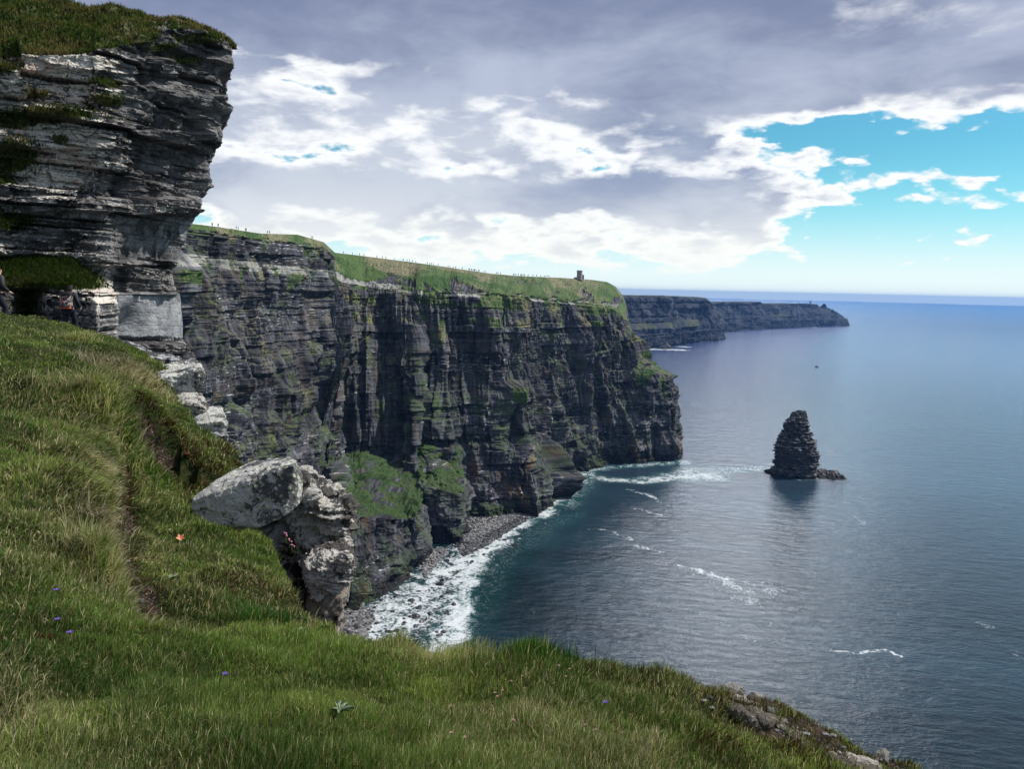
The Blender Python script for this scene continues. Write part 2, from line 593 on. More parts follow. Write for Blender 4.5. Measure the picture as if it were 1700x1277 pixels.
def grass_material():
    m, n = material('grass_blades')
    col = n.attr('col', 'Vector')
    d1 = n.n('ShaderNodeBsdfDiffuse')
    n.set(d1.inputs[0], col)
    t1 = n.n('ShaderNodeBsdfTranslucent')
    n.set(t1.inputs[0], n.mix(1.0, col, (1.15, 1.2, 0.7), 'MULTIPLY'))
    mx = n.n('ShaderNodeMixShader')
    mx.inputs[0].default_value = 0.38
    n.t.links.new(d1.outputs[0], mx.inputs[1])
    n.t.links.new(t1.outputs[0], mx.inputs[2])
    n.out(mx.outputs[0])
    return m


def sea_material():
    m, n = material('sea_water')
    geo = n.n('ShaderNodeNewGeometry')
    pos = geo.outputs['Position']
    x, y, z = n.sep(pos)
    dist = n.m('SQRT', n.add(n.mul(x, x), n.mul(y, y)))
    foam = n.attr('foam')
    aer = n.attr('aer')
    # swell trains, crests roughly across the view, turned a little
    ca, sa = math.cos(R(-14)), math.sin(R(-14))
    xr = n.add(n.mul(x, ca), n.mul(y, sa))
    yr = n.sub(n.mul(y, ca), n.mul(x, sa))
    pw = n.comb(n.mul(xr, 0.45), yr, 0.0)
    w1 = n.noise(pw, 0.045, 5, 0.55, 0.6)
    w2 = n.noise(pw, 0.19, 6, 0.62, 0.5)
    w3 = n.noise(n.comb(n.mul(xr, 0.55), yr, 4.0), 0.75, 4, 0.6)
    fl_ = n.noise(pw, 0.0065, 4, 0.55, 0.5)
    w25 = n.noise(n.vm('ADD', pw, (9, 3, 1)), 0.085, 5, 0.6, 0.4)
    h = n.add(n.mul(w1, 1.4), n.add(n.mul(w2, 2.1), n.add(n.mul(w3, 0.6), n.mul(w25, 2.4))))
    nr = n.bump(h, 0.30, 1.0)
    deep = n.mix(n.ss(dist, 460, 1000), (0.002, 0.009, 0.013), (0.028, 0.050, 0.076))  # near water darkened, farther water paled: reflected cliff and sky put into the colour
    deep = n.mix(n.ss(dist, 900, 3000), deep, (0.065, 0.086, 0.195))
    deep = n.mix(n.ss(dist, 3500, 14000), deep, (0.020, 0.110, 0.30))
    deep = n.mix(n.ss(fl_, 0.42, 0.62, 0, 0.35), deep, n.mix(0.6, deep, (0.03, 0.09, 0.13)))
    deep = n.mix(n.mul(n.m('POWER', aer, 1.8), 0.6), deep, (0.026, 0.16, 0.15))
    # foam: lacy where thin, solid where thick
    la = n.noise(n.comb(x, n.mul(y, 0.8), 0.0), 0.085, 9, 0.66, 1.2)
    lb = n.noise(pos, 0.55, 7, 0.7, 0.6)
    lc_ = n.noise(pos, 0.22, 6, 0.7, 1.0)
    ridge = n.m('ABSOLUTE', n.sub(la, 0.5))
    fm = n.add(foam, n.add(n.mul(n.sub(la, 0.5), 1.5), n.mul(n.sub(lb, 0.5), 1.35)))
    fm = n.ss(fm, 0.42, 0.82)
    ridge = n.add(ridge, n.mul(n.m('ABSOLUTE', n.sub(lc_, 0.5)), 0.5))
    lace = n.mul(n.ss(n.add(ridge, n.mul(n.sub(lb, 0.5), 0.10)), 0.055, 0.005), n.ss(n.add(aer, n.mul(n.sub(lc_, 0.5), 1.2)), 0.25, 0.9, 0, 0.7))
    fm = n.m('MAXIMUM', fm, lace)
    glint = n.mul(n.ss(w2, 0.60, 0.74), n.ss(w3, 0.45, 0.6, 0.1, 0.42))  # sparkle on the wave crests, painted as pale specks in the colour
    foam_glint = n.mul(fm, n.ss(foam, 0.02, 0.10, 0.0, 1.0))
    foam_glint = n.m('MAXIMUM', foam_glint, lace)
    foam_glint = n.m('MAXIMUM', foam_glint, n.mul(glint, n.ss(dist, 500, 1100, 0.06, 0.5)))
    c = n.mix(foam_glint, deep, (0.56, 0.60, 0.62))
    rough = n.add(n.lin(dist, 300, 6000, 0.08, 0.26), n.mul(foam_glint, 0.5))
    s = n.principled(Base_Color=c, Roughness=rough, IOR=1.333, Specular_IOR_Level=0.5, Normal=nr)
    n.out(s)
    return m


MAT_CLIFF = rock_far_material()
MAT_HEAD = headland_material()
MAT_ROCK = near_rock_material()
MAT_SOIL = soil_material()
MAT_GRASS = grass_material()
MAT_SEA = sea_material()

# ================================================================== sea
def graded(a, b, c, d, fine, growth=1.06):
    xs = list(np.arange(b, c, fine))
    st, x = fine, b
    left = []
    while x > a:
        st *= growth
        x -= st
        left.append(x)
    st, x = fine, xs[-1]
    right = []
    while x < d:
        st *= growth
        x += st
        right.append(x)
    return np.array(left[::-1]+xs+right)


def seg_dist(X, Y, pts):
    best = np.full(X.shape, 1e9)
    wbest = np.ones(X.shape)
    for (x0, y0, w0), (x1, y1, w1_) in zip(pts[:-1], pts[1:]):
        ddx, ddy = x1-x0, y1-y0
        t = np.clip(((X-x0)*ddx+(Y-y0)*ddy)/(ddx*ddx+ddy*ddy+1e-9), 0, 1)
        dd = np.hypot(X-x0-t*ddx, Y-y0-t*ddy)
        ww = w0+(w1_-w0)*t
        k = dd/ww < best/wbest
        best = np.where(k, dd, best)
        wbest = np.where(k, ww, wbest)
    return best/wbest


def pl_world(pts):
    out = []
    for (u, v, wpx) in pts:
        p = PZ(u, v)
        out.append((p[0], p[1], wpx))
    return out


xs = graded(-26000, -170, 620, 26000, 2.6)
ys = graded(-3000, 380, 1180, 25500, 2.6, 1.05)
SX, SY = np.meshgrid(xs, ys, indexing='ij')
foam = np.zeros(SX.shape)
aer = np.zeros(SX.shape)
STREAKS = [  # (pixel polyline with half widths in metres), foam strength, aeration strength
    ([(560, 1085, 20), (640, 1045, 30), (690, 1000, 30), (745, 945, 26), (800, 905, 22), (845, 872, 22)], 0.66, 0.5),
    ([(740, 1080, 14), (765, 1000, 10), (775, 960, 8), (800, 920, 8), (850, 878, 9), (900, 850, 11), (925, 822, 14)], 0.74, 0.85),
    ([(915, 832, 24), (940, 806, 20), (975, 788, 14)], 0.55, 0.9),
    ([(955, 790, 10), (1000, 778, 8), (1060, 773, 9), (1130, 768, 12)], 0.5, 0.9),
    ([(770, 1030, 22), (800, 985, 18), (820, 940, 20), (900, 880, 18), (960, 850, 10)], 0.12, 0.42),
    ([(1000, 795, 10), (1060, 800, 12), (1120, 792, 20), (1170, 790, 26)], 0.62, 0.9),
    ([(1150, 782, 26), (1210, 781, 22), (1275, 779, 16)], 0.40, 0.75),
    ([(1040, 812, 5), (1075, 822, 6), (1100, 835, 5)], 0.5, 0.3),
    ([(1052, 843, 2.5), (1080, 853, 3.5), (1106, 858, 2.5)], 0.55, 0.1),
    ([(980, 879, 2.0), (1010, 882, 3.5), (1045, 893, 5), (1062, 906, 5), (1100, 918, 4)], 0.52, 0.15),
    ([(1126, 936, 3), (1160, 946, 5), (1200, 964, 5), (1237, 983, 6)], 0.60, 0.2),
    ([(1205, 962, 5), (1250, 970, 8), (1290, 978, 8), (1240, 992, 14)], 0.42, 0.25),
    ([(1255, 1000, 5), (1275, 1030, 6), (1310, 1068, 6), (1340, 1080, 5)], 0.28, 0.05),
    ([(1368, 1077, 2.2), (1420, 1082, 3.0), (1470, 1082, 2.6), (1492, 1089, 2.0)], 0.68, 0.0),
    ([(1585, 1015, 3), (1620, 1032, 7), (1650, 1060, 6), (1692, 1096, 5)], 0.36, 0.0),
    ([(1590, 1060, 8), (1640, 1065, 8)], 0.26, 0.0),
    ([(1600, 1165, 7), (1640, 1180, 7)], 0.20, 0.0),
    ([(1420, 858, 6), (1432, 868, 7)], 0.36, 0.0),
    ([(1445, 862, 5), (1475, 870, 6)], 0.30, 0.0),
    ([(1560, 865, 3), (1640, 872, 3)], 0.26, 0.0),
    ([(1095, 798, 10), (1140, 780, 12)], 0.55, 0.6),
    # surf at the foot of the stack and far headlands
    ([(1280, 786, 8), (1330, 797, 8), (1395, 792, 6)], 0.30, 0.5),
    ([(1055, 583, 22), (1080, 580, 20), (1105, 581, 18), (1160, 581, 9)], 0.85, 0.2),
    ([(1105, 573, 30), (1135, 576, 30)], 0.75, 0.2),
    ([(1140, 569, 14), (1158, 568, 14)], 0.75, 0.0),
    ([(1198, 550, 26), (1225, 548, 26), (1255, 546, 20)], 0.75, 0.0),
    ([(1290, 543, 14), (1310, 543, 14)], 0.70, 0.0),
    ([(1330, 543.3, 26), (1350, 543, 26)], 0.85, 0.0),
    ([(1120, 635, 9), (1150, 638, 9)], 0.36, 0.0),
    ([(1150, 643, 7), (1165, 642, 7)], 0.36, 0.0),
    ([(1125, 671, 7), (1150, 673, 7)], 0.36, 0.0),
    ([(1225, 583, 12), (1280, 583, 12)], 0.32, 0.0),
    ([(1090, 925, 6), (1140, 945, 8), (1200, 975, 12), (1260, 1000, 12)], 0.30, 0.0),
    ([(1130, 1000, 9), (1200, 1040, 9), (1250, 1065, 9)], 0.22, 0.0),
    ([(1400, 960, 8), (1520, 985, 8)], 0.16, 0.0), ([(1500, 830, 8), (1690, 850, 8)], 0.17, 0.0),
    ([(1200, 720, 10), (1290, 735, 12)], 0.20, 0.0), ([(1130, 700, 8), (1230, 712, 8)], 0.20, 0.0), ([(1640, 880, 4), (1700, 884, 4)], 0.3, 0.0),
    # wake of the small boat
    ([(1358, 609, 3), (1375, 605, 6), (1400, 600, 7)], 0.55, 0.0),
    ([(1400, 600, 7), (1440, 595, 8), (1500, 592, 9)], 0.22, 0.0),
    ([(1358, 610, 2), (1420, 606, 3), (1520, 601, 4)], 0.18, 0.0),
]
nwarp = fbm(SX/22, SY/22, 0.0, 3)
nwx = SX + 5*nwarp*sstep(np.hypot(SX, SY), 200, 700)
nwy = SY + 5*fbm(SX/22+40, SY/22+7, 2.0, 3)
for pts, fs, as_ in STREAKS:
    q = seg_dist(nwx, nwy, pl_world(pts))
    foam = np.maximum(foam, fs*np.exp(-(q/1.05)**3))
    if as_ > 0:
        aer = np.maximum(aer, as_*np.exp(-(q/1.3)**2))
rr_ = np.hypot(SX, SY)
keep = (rr_[:-1, :-1] < 25200)
zz = np.zeros_like(SX)
sea = link('sea', grid_mesh('sea', np.stack([SX, SY, zz], -1), {'foam': foam, 'aer': aer}, True, keep), MAT_SEA)
tag(sea, kind='structure')

# ================================================================== main cliff
SKYL = np.array([(200, 360), (320, 371), (350, 375), (400, 382), (440, 389), (450, 388.5), (470, 387), (490, 388.5), (505, 392),
                 (520, 394), (540, 403), (548, 412), (553, 419), (570, 421), (600, 424.5), (650, 431), (700, 437.5), (750, 444.5), (800, 453),
                 (850, 457.5), (900, 460), (950, 462), (1000, 466), (1015, 470), (1025, 478), (1035, 492), (1042, 512), (1048, 540), (1055, 566)])
# rim (u, Y, v_rim), crest (u, Y), base (u, v) or plan xy, spur (z3, f3, z2, f2)
COLS = []


def col(rim, crest, base, sp):
    Rm = PY(rim[0], rim[2], rim[1])
    if isinstance(crest[0], str):
        Cr = np.array(crest[1:])
    else:
        v = np.interp(crest[0], SKYL[:, 0], SKYL[:, 1])
        Cr = PY(crest[0], v, crest[1])
    Bs = PZ(*base) if len(base) == 2 else np.array([base[0], base[1], 0.0])
    z3, f3, z2, f2 = sp
    P3 = Rm + (Bs-Rm)*f3
    P3[2] = z3
    P2 = Rm + (Bs-Rm)*f2
    P2[2] = z2
    COLS.append(np.array([Cr, Rm, P3, P2, Bs]))


def colp(rx, ry, rz, cx, cy, cz, bx, by, sp):
    Rm, Cr, Bs = np.array([rx, ry, rz]), np.array([cx, cy, cz]), np.array([bx, by, 0.])
    z3, f3, z2, f2 = sp
    P3 = Rm+(Bs-Rm)*f3
    P3[2] = z3
    P2 = Rm+(Bs-Rm)*f2
    P2[2] = z2
    COLS.append(np.array([Cr, Rm, P3, P2, Bs]))


colp(-78, 75, 196, -92, 78, 203, -30, 80, (120, .35, 60, .7))
colp(-135, 170, 204, -150, 170, 210, -80, 175, (120, .35, 60, .7))
colp(-170, 290, 210, -186, 290, 216, -120, 290, (120, .35, 60, .7))
col((262, 390, 374), (255, 398), (-152, 376, 0), (120, .35, 60, .7))
col((300, 425, 378), (302, 433), (-146, 402, 0), (120, .35, 60, .7))
col((360, 470, 384), (362, 478), (-140, 436, 0), (115, .3, 60, .7))
col((425, 520, 397), (432, 533), (-132, 474, 0), (105, .3, 55, .7))
col((490, 575, 403), (494, 596), (-122, 500, 0), (95, .28, 50, .75))
col((535, 622, 410), (537, 640), (-112, 510, 0), (80, .25, 46, .75))
col((549, 640, 424), (547, 652), (583, 1022), (70, .25, 44, .78))
col((557, 668, 470), (556, 705), (596, 1015), (56, .22, 42, .8))
col((600, 685, 479), (602, 735), (630, 992), (56, .26, 38, .85))
col((650, 692, 480), (655, 745), (672, 966), (47, .34, 34, .90))
col((684, 694, 481), (690, 750), (704, 945), (41, .5, 34, .96))
col((694, 694, 481), (700, 755), (712, 893), (60, .30, 38, .80))
col((706, 694, 482), (712, 760), (722, 903), (56, .32, 37, .86))
col((742, 698, 484), (748, 765), (763, 904), (43, .44, 34, .94))
col((756, 700, 485), (763, 768), (768, 862), (60, .4, 30, .8))
col((810, 708, 488), (818, 775), (830, 853), (66, .5, 30, .85))
col((846, 716, 490), (856, 785), (870, 850), (58, .4, 36, .8))
col((866, 730, 492), (876, 800), (908, 846), (50, .38, 26, .92))
col((880, 760, 494), (892, 828), (915, 806), (60, .45, 30, .8))
col((926, 812, 498), (938, 885), (944, 786), (60, .5, 30, .8))
col((975, 855, 503), (985, 925), (1005, 771), (60, .5, 25, .8))
col((1012, 885, 509), (1008, 950), (1060, 768), (80, .45, 40, .75))
col((1034, 905, 524), (1022, 965), (1100, 767), (108, .26, 96, .72))
col((1046, 925, 548), (1034, 985), (1128, 764), (106, .22, 93, .76))
col((1050, 960, 560), (1038, 1020), (197, 930, 0), (104, .2, 88, .8))
colp(136, 1010, 140, 110, 1060, 178, 190, 1010, (100, .25, 60, .7))
colp(112, 1120, 160, 80, 1150, 185, 170, 1130, (100, .25, 60, .7))
colp(80, 1400, 165, 40, 1420, 185, 130, 1400, (100, .25, 60, .7))
K = np.array(COLS)                                     # columns, 5 knots, 3
# resample columns by arc length of rim+base
step = 0.5*np.linalg.norm(np.diff(K[:, 1, :2], axis=0), axis=1)+0.5*np.linalg.norm(np.diff(K[:, 4, :2], axis=0), axis=1)
S = np.concatenate([[0], np.cumsum(step)])
vis0, vis1 = S[3], S[27]
sg = np.concatenate([np.linspace(0, vis0, 40)[:-1], np.linspace(vis0, vis1, 1050)[:-1], np.linspace(vis1, S[-1], 50)])
KK = np.empty((len(sg), 5, 3))
for i in range(5):
    for c_ in range(3):
        KK[:, i, c_] = np.interp(sg, S, K[:, i, c_])
# soften the polyline a little in plan
ker = np.hanning(15)
ker /= ker.sum()
for i in (1, 2, 3, 4):
    for c_ in (0, 1, 2):
        a = np.pad(KK[:, i, c_], 7, mode='edge')
        KK[:, i, c_] = np.convolve(a, ker, 'valid')
NV = 400
rows = []
fr = []
# vertical samples: 0 = inland, crest, slope, rim, face..., base, below sea
inland = KK[:, 0] + (KK[:, 0]-KK[:, 1])*np.array([1, 1, 0])*0
nrm2 = np.stack([-(np.gradient(KK[:, 1, 1])), np.gradient(KK[:, 1, 0])], -1)
a = np.stack([np.convolve(np.pad(nrm2[:, k], 25, mode='edge'), np.ones(51)/51, 'valid') for k in (0, 1)], -1)
nrm2 = a/np.linalg.norm(a, axis=1)[:, None]           # inland direction
zr = KK[:, 1, 2]
back = [(420, -16), (200, -7), (90, -2.6), (40, -.9), (14, -.15)]
for dd_, dzz in back:
    p = KK[:, 0].copy()
    p[:, :2] += nrm2*dd_
    p[:, 2] += dzz
    rows.append(p)
    fr.append(-1-dd_)
NS, N3, N2, N1 = 46, 230, 46, 80
for k in range(NS):
    t = k/NS
    p = KK[:, 0]*(1-t) + KK[:, 1]*t
    p = p.copy()
    p[:, 2] += 4*t*(1-t)*(KK[:, 0, 2]-KK[:, 1, 2])*0.07
    rows.append(p)
    fr.append(t-1)
for k in range(N3):
    t = k/N3
    p = KK[:, 1]*(1-t) + KK[:, 2]*t
    rows.append(p)
    fr.append(t)
for k in range(N2):
    t = k/N2
    rows.append(KK[:, 2]*(1-t) + KK[:, 3]*t)
    fr.append(1+t)
for k in range(N1+1):
    t = k/N1*1.06
    rows.append(KK[:, 3]*(1-t) + KK[:, 4]*t)
    fr.append(2+t)
P = np.stack(rows, 1)
fr = np.array(fr)[None, :]
Sg = sg[:, None]*np.ones_like(fr)
Z = P[..., 2]
rimd = Z - (zr[:, None])                               # height relative to the rim
face = sstep(fr, -0.06, 0.03)*np.ones_like(Z)
spur_flat = sstep(fr, 0.99, 1.04)*sstep(fr, 2.02, 1.97)  # the grassy top of the spurs
nvis = (KK[:, 2, 2] < 75)[:, None]*1.0
# grassy share on crest slope, on spurs and a few ledges
onspur = np.interp(sg, [S[9]-5, S[10], S[13], S[15], S[16], S[17], S[18], S[19]-5, S[19]+2, S[20], S[21]-4, S[22], S[24], S[25], S[27], S[28]],
                   [0.1, 1.0, 1.0, 1.0, 1.0, 0.25, .1, 0.1, .25, .3, .15, .1, .1, 0.8, 0.9, 0.5])[:, None]
n1 = fbm(Sg/60, Z/30, 1.0, 5)
n2 = fbm(Sg/14, Z/45, 5.0, 4, 0.6)
n3 = fbm(Sg/5, Z/3.0, 9.0, 3, 0.6)
n5 = -np.abs(fbm(Sg/9, Z/70, 29.0, 3, 0.6))*2+0.5
n4 = fbm(Sg/30, Z/80, 19.0, 4, 0.55)
slopeg = sstep(fr, 0.03, -0.02)*np.ones_like(Z)
# bare scars in the crest slope
scar = sstep(fbm(Sg/28 + Z/30, Z/12, 3.3, 4) + 0.30*(fr+0.35), 0.22, 0.36)*sstep(fr, -0.80, -0.62)*(fr < 0.0)
leftsec = sstep(Sg, S[10]-2, S[9]-4)                   # the section whose rock reaches the skyline
veg = np.maximum(slopeg*(1-0.95*scar), spur_flat*onspur)
veg = np.maximum(veg, leftsec*slopeg)
hangv = sstep(rimd, -26, -3)*sstep(n1+n2*0.5, -0.02, 0.35)*0.85*(fr >= 0)*(1-leftsec)
hangv = np.maximum(hangv, 0.75*np.exp(-((rimd+22+6*n1)/7.0)**2)*sstep(n2+n4, 0.0, 0.5)*(fr > 0))
veg = np.maximum(veg, hangv)
# lone green stance on the rib (pixel 833,650)
tgt = PY(833, 648, 700)
dgs = np.exp(-(((Sg-np.interp(tgt[0], KK[600:, 1, 0], sg[600:]))/9)**2 + ((Z-tgt[2]+2)/9)**2))
# displacement
sat = lambda k: float(S[int(k)] + (k-int(k))*(S[min(int(k)+1, len(S)-1)]-S[int(k)]))
fins = np.zeros_like(Z)
for (k_s, A_f, w_f, zt_f, tz) in [(14.2, 20, 5.5, 112, 18), (12.1, -13, 5.5, 190, 25), (18.9, 16, 8, 106, 6), (20.4, 26, 5, 60, 26), (21.5, -10, 8, 150, 30), (22.2, 9, 5, 40, 25), (23.2, -8, 7, 120, 30), (23.8, 8, 6, 70, 20), (17.3, 7, 6, 150, 40), (16.6, -8, 5, 130, 30),
                               (10.6, 9, 5, 130, 40), (9.2, 10, 6, 90, 30), (24.6, -7, 6, 60, 20), (6.5, 8, 7, 140, 40), (7.6, -9, 6, 150, 40), (5.3, 7, 6, 170, 30)]:
    lean_ = 0.10*(Z-60)
    fins += A_f*np.exp(-(((Sg-sat(k_s)+lean_+5*n2)/w_f)**2)**0.8)*sstep(zt_f-Z, 0, tz)
bigB = layers(-20, 260, 5, 17, 3)
smallB = layers(-20, 260, 1.2, 4.2, 4)
dipz = n1*1.2
l1, b1, _ = blocks(Sg+3*n2, Z+dipz, bigB, 16, 42, 11)
l2, b2, _ = blocks(Sg+1.5*n2, Z+dipz, smallB, 3.5, 12, 12)
ribs = np.abs(fbm(Sg/42, Z/260, 2.0, 3))
ribs = (ribs-0.25)*16 + 9*n4
rockm = face*(1-0.85*spur_flat*onspur)
disp = rockm*(ribs*sstep(fr, 0.0, 0.25)*(1-0.5*sstep(fr, 0.9, 1.1)) + 0.9*l1 + 2.3*b1 + 0.35*l2 + 0.55*b2 + 3.4*n2 + 1.3*n5 + 0.5*n3)
disp += (1-rockm)*(0.8*n3 + 1.6*n2)*sstep(fr, -1.0, -0.75)
disp += face*fins*(1-sstep(fr, 0.85, 1.05)*0.85*sstep(Sg, S[18], S[17]))
spr = spur_flat*onspur
q3 = fbm(P[..., 0]/26, P[..., 1]/26, P[..., 2]/26+0.37, 5, 0.55)
disp += spr*(9.0*q3)
q4 = fbm(P[..., 0]/15+3.3, P[..., 1]/15, P[..., 2]/11+5.37, 4, 0.6)
veg = veg*(1-spr*sstep(q4, 0.10, 0.38)*0.9)
disp += face*sstep(fr, 0.9, 1.1)*(1-spr)*(5*q3+2.0*q4)
disp -= scar*3.0*(1+n3)
# ledge under the pale bed: cliff steps back above, stands proud below
disp += rockm*2.5*sstep(rimd, -1.0, -3.5)
# sea-cut notch
disp -= face*5*sstep(Z, 9, 3)*sstep(n4+n1, -0.2, 0.3)
Nn = grid_normals(P)
sgn = np.sign((Nn[..., 0]*(-nrm2[:, None, 0]) + Nn[..., 1]*(-nrm2[:, None, 1])).mean())
Nn = Nn*sgn
hd = Nn.copy()
hd[..., 2] *= 0.15
hd /= np.linalg.norm(hd, axis=-1, keepdims=True)+1e-6
upm = sstep(fr, 0.0, -0.25)[..., None]*np.ones_like(hd)
hd = hd*(1-upm) + np.array([0, 0, 1.0])*upm*0.7
P2_ = P + hd*disp[..., None]
P2_ += -nrm2[:, None, :].repeat(P.shape[1], 1)[..., [0, 1, 1]]*np.array([1, 1, 0])*(dgs*10)[..., None]
veg = np.maximum(veg, sstep(dgs, 0.35, 0.7)*0.9)
# pale bed coordinate: height relative to a bed that lies just under the grass line
vb = np.interp(850+F*KK[:, 1, 0]/KK[:, 1, 1], [300, 420, 540, 620, 700, 850, 1000], [431, 444, 455, 470, 484, 492, 506])
bz = np.array([PY(850+F*x/y, v, y)[2] for x, y, v in zip(KK[:, 1, 0], KK[:, 1, 1], vb)])
bedo = (Z - bz[:, None])
uv = np.stack([Sg, Z, bedo], -1)
me = grid_mesh('cliff', P2_, {'rockuv': uv, 'veg': veg, 'btone': 0.45*l1+0.35*b1+0.3*b2}, False, None, flip=bool(sgn < 0))
main_cliff = link('cliff', me, MAT_CLIFF)
tag(main_cliff, kind='structure')
CREST = P2_[:, 5, :]
CREST_U = 850+F*CREST[:, 0]/CREST[:, 1]


def crest_point(u):
    lo, hi = 39, 39+1000
    uu = CREST_U[lo:hi]
    i = int(np.argmin(np.abs(uu-u)))
    return CREST[lo+i]

# ================================================================== far headlands
def headland(name, cols, ntot, seed, green, inland=(-0.35, 0.94), tip_green=0.0):
    """cols: (u_top, v_top, u_base, v_base, extra depth of rim, z3, f3, z2, f2)"""
    Ks = []
    for (ut, vt, ub, vb_, dep, z3, f3, z2, f2) in cols:
        Bs = PZ(ub, vb_)
        Rm = PY(ut, vt, Bs[1]+dep)
        q3 = Rm+(Bs-Rm)*f3
        q3[2] = min(z3, Rm[2]*0.8)
        q2 = Rm+(Bs-Rm)*f2
        q2[2] = min(z2, Rm[2]*0.45)
        Ks.append([Rm, q3, q2, Bs])
    Ks = np.array(Ks)
    s_ = np.concatenate([[0], np.cumsum(np.linalg.norm(np.diff(Ks[:, 3, :2], axis=0), axis=1))])
    g = np.linspace(0, s_[-1], ntot)
    G = np.stack([np.stack([np.interp(g, s_, Ks[:, i, c]) for c in range(3)], -1) for i in range(4)], 1)
    rows_, ff = [], []
    for dd_, dz_ in ((1500, -60), (600, -12), (120, -1)):
        p = G[:, 0].copy()
        p[:, 0] += inland[0]*dd_
        p[:, 1] += inland[1]*dd_
        p[:, 2] = np.maximum(p[:, 2]+dz_, 2)
        rows_.append(p)
        ff.append(-0.5)
    for a_, b_, nn_, o in ((0, 1, 50, 0), (1, 2, 22, 1), (2, 3, 26, 2)):
        for k in range(nn_ + (1 if o == 2 else 0)):
            t = k/nn_
            if o == 2:
                t *= 1.05
            rows_.append(G[:, a_]*(1-t)+G[:, b_]*t)
            ff.append(o+t)
    Pq = np.stack(rows_, 1)
    ff = np.array(ff)[None, :]
    Sq = g[:, None]*np.ones_like(ff)
    Zq = Pq[..., 2]
    q1 = fbm(Sq/130, Zq/160, seed, 5, 0.55)
    q2_ = fbm(Sq/35, Zq/70, seed+4.0, 4, 0.6)
    lb, bb, _ = blocks(Sq+8*q2_, Zq, layers(-10, 220, 8, 24, seed), 40, 110, seed)
    msk = sstep(ff, 0.0, 0.12)*np.ones_like(Sq)
    dq = msk*(24*q1+10*q2_+5*lb+6*bb)
    Nq = grid_normals(Pq)
    if Nq[..., 1].mean() > 0:
        Nq = -Nq
        fl = True
    else:
        fl = False
    Nq[..., 2] *= 0.1
    Nq /= np.linalg.norm(Nq, axis=-1, keepdims=True)+1e-6
    Pn = Pq + Nq*dq[..., None]
    Pn[..., 2] += (1-msk)*q2_*1.2
    vg = np.where(ff < 0.03, 0.9, 0.0) + sstep(ff, 0.9, 1.05)*sstep(ff, 2.1, 1.95)*green*(0.75+0.6*q1)
    vg = vg + 0.35*sstep(q1, 0.1, 0.5)*green + tip_green*sstep(Sq, s_[-1]*0.80, s_[-1]*0.86)*sstep(ff, 1.6, 1.0)*0.8
    o = link(name, grid_mesh(name, Pn, {'rockuv': np.stack([Sq, Zq, Zq], -1), 'veg': vg}, False, None, flip=fl), MAT_HEAD)
    tag(o, kind='structure')
    return o


headland('headland', [
    (985, 489, 960, 597, 160, 75, .4, 60, .7), (1012, 489.5, 1000, 590, 150, 75, .4, 60, .7), (1035, 490, 1045, 583, 120, 80, .4, 62, .75), (1062, 490.5, 1075, 580, 110, 80, .4, 64, .8),
    (1100, 491, 1106, 577, 110, 84, .35, 62, .85), (1130, 492, 1138, 572, 100, 84, .35, 62, .85), (1155, 493, 1160, 569, 100, 82, .35, 62, .85),
    (1172, 494.5, 1180, 567, 90, 84, .35, 62, .85), (1177, 499, 1190, 566.5, 90, 92, .35, 70, .9), (1184, 507, 1197.5, 566, 90, 95, .4, 70, .9),
    (1184, 508, 1198, 560, 130, 95, .5, 70, .9), (1180, 508, 1190, 555, 160, 95, .5, 70, .9)], 520, 21, 0.45)
headland('headland', [
    (1150, 502, 1150, 557, 130, 75, .4, 60, .7), (1180, 502.3, 1188, 552.5, 130, 75, .4, 60, .75), (1205, 501.8, 1212, 550.5, 120, 70, .4, 50, .8),
    (1234, 501, 1238, 548.5, 120, 75, .4, 50, .8), (1263, 501.2, 1262, 547.5, 110, 70, .4, 50, .8), (1266, 504.5, 1272, 546, 120, 70, .4, 50, .8),
    (1293, 504, 1300, 545, 120, 80, .35, 45, .8), (1327, 504, 1335, 543.5, 120, 90, .3, 40, .85), (1345, 504.3, 1352, 543, 110, 90, .3, 40, .85),
    (1357, 505, 1364, 542.7, 110, 90, .3, 40, .85), (1359.5, 509, 1368, 542.6, 110, 85, .3, 40, .85), (1366, 508.5, 1374, 542.5, 110, 85, .3, 40, .85),
    (1375, 511, 1382, 542.2, 110, 80, .4, 40, .85), (1385, 515.5, 1391, 542, 100, 70, .4, 36, .85), (1398, 523.5, 1401, 541.6, 90, 50, .4, 30, .85),
    (1406, 533, 1407, 541.2, 70, 25, .4, 15, .8), (1408.5, 539.5, 1409, 540.8, 60, 4, .5, 2, .8), (1404, 534, 1404, 538.5, 120, 4, .5, 2, .8)], 620, 33, 0.25, (-0.2, 0.97), 0.7)


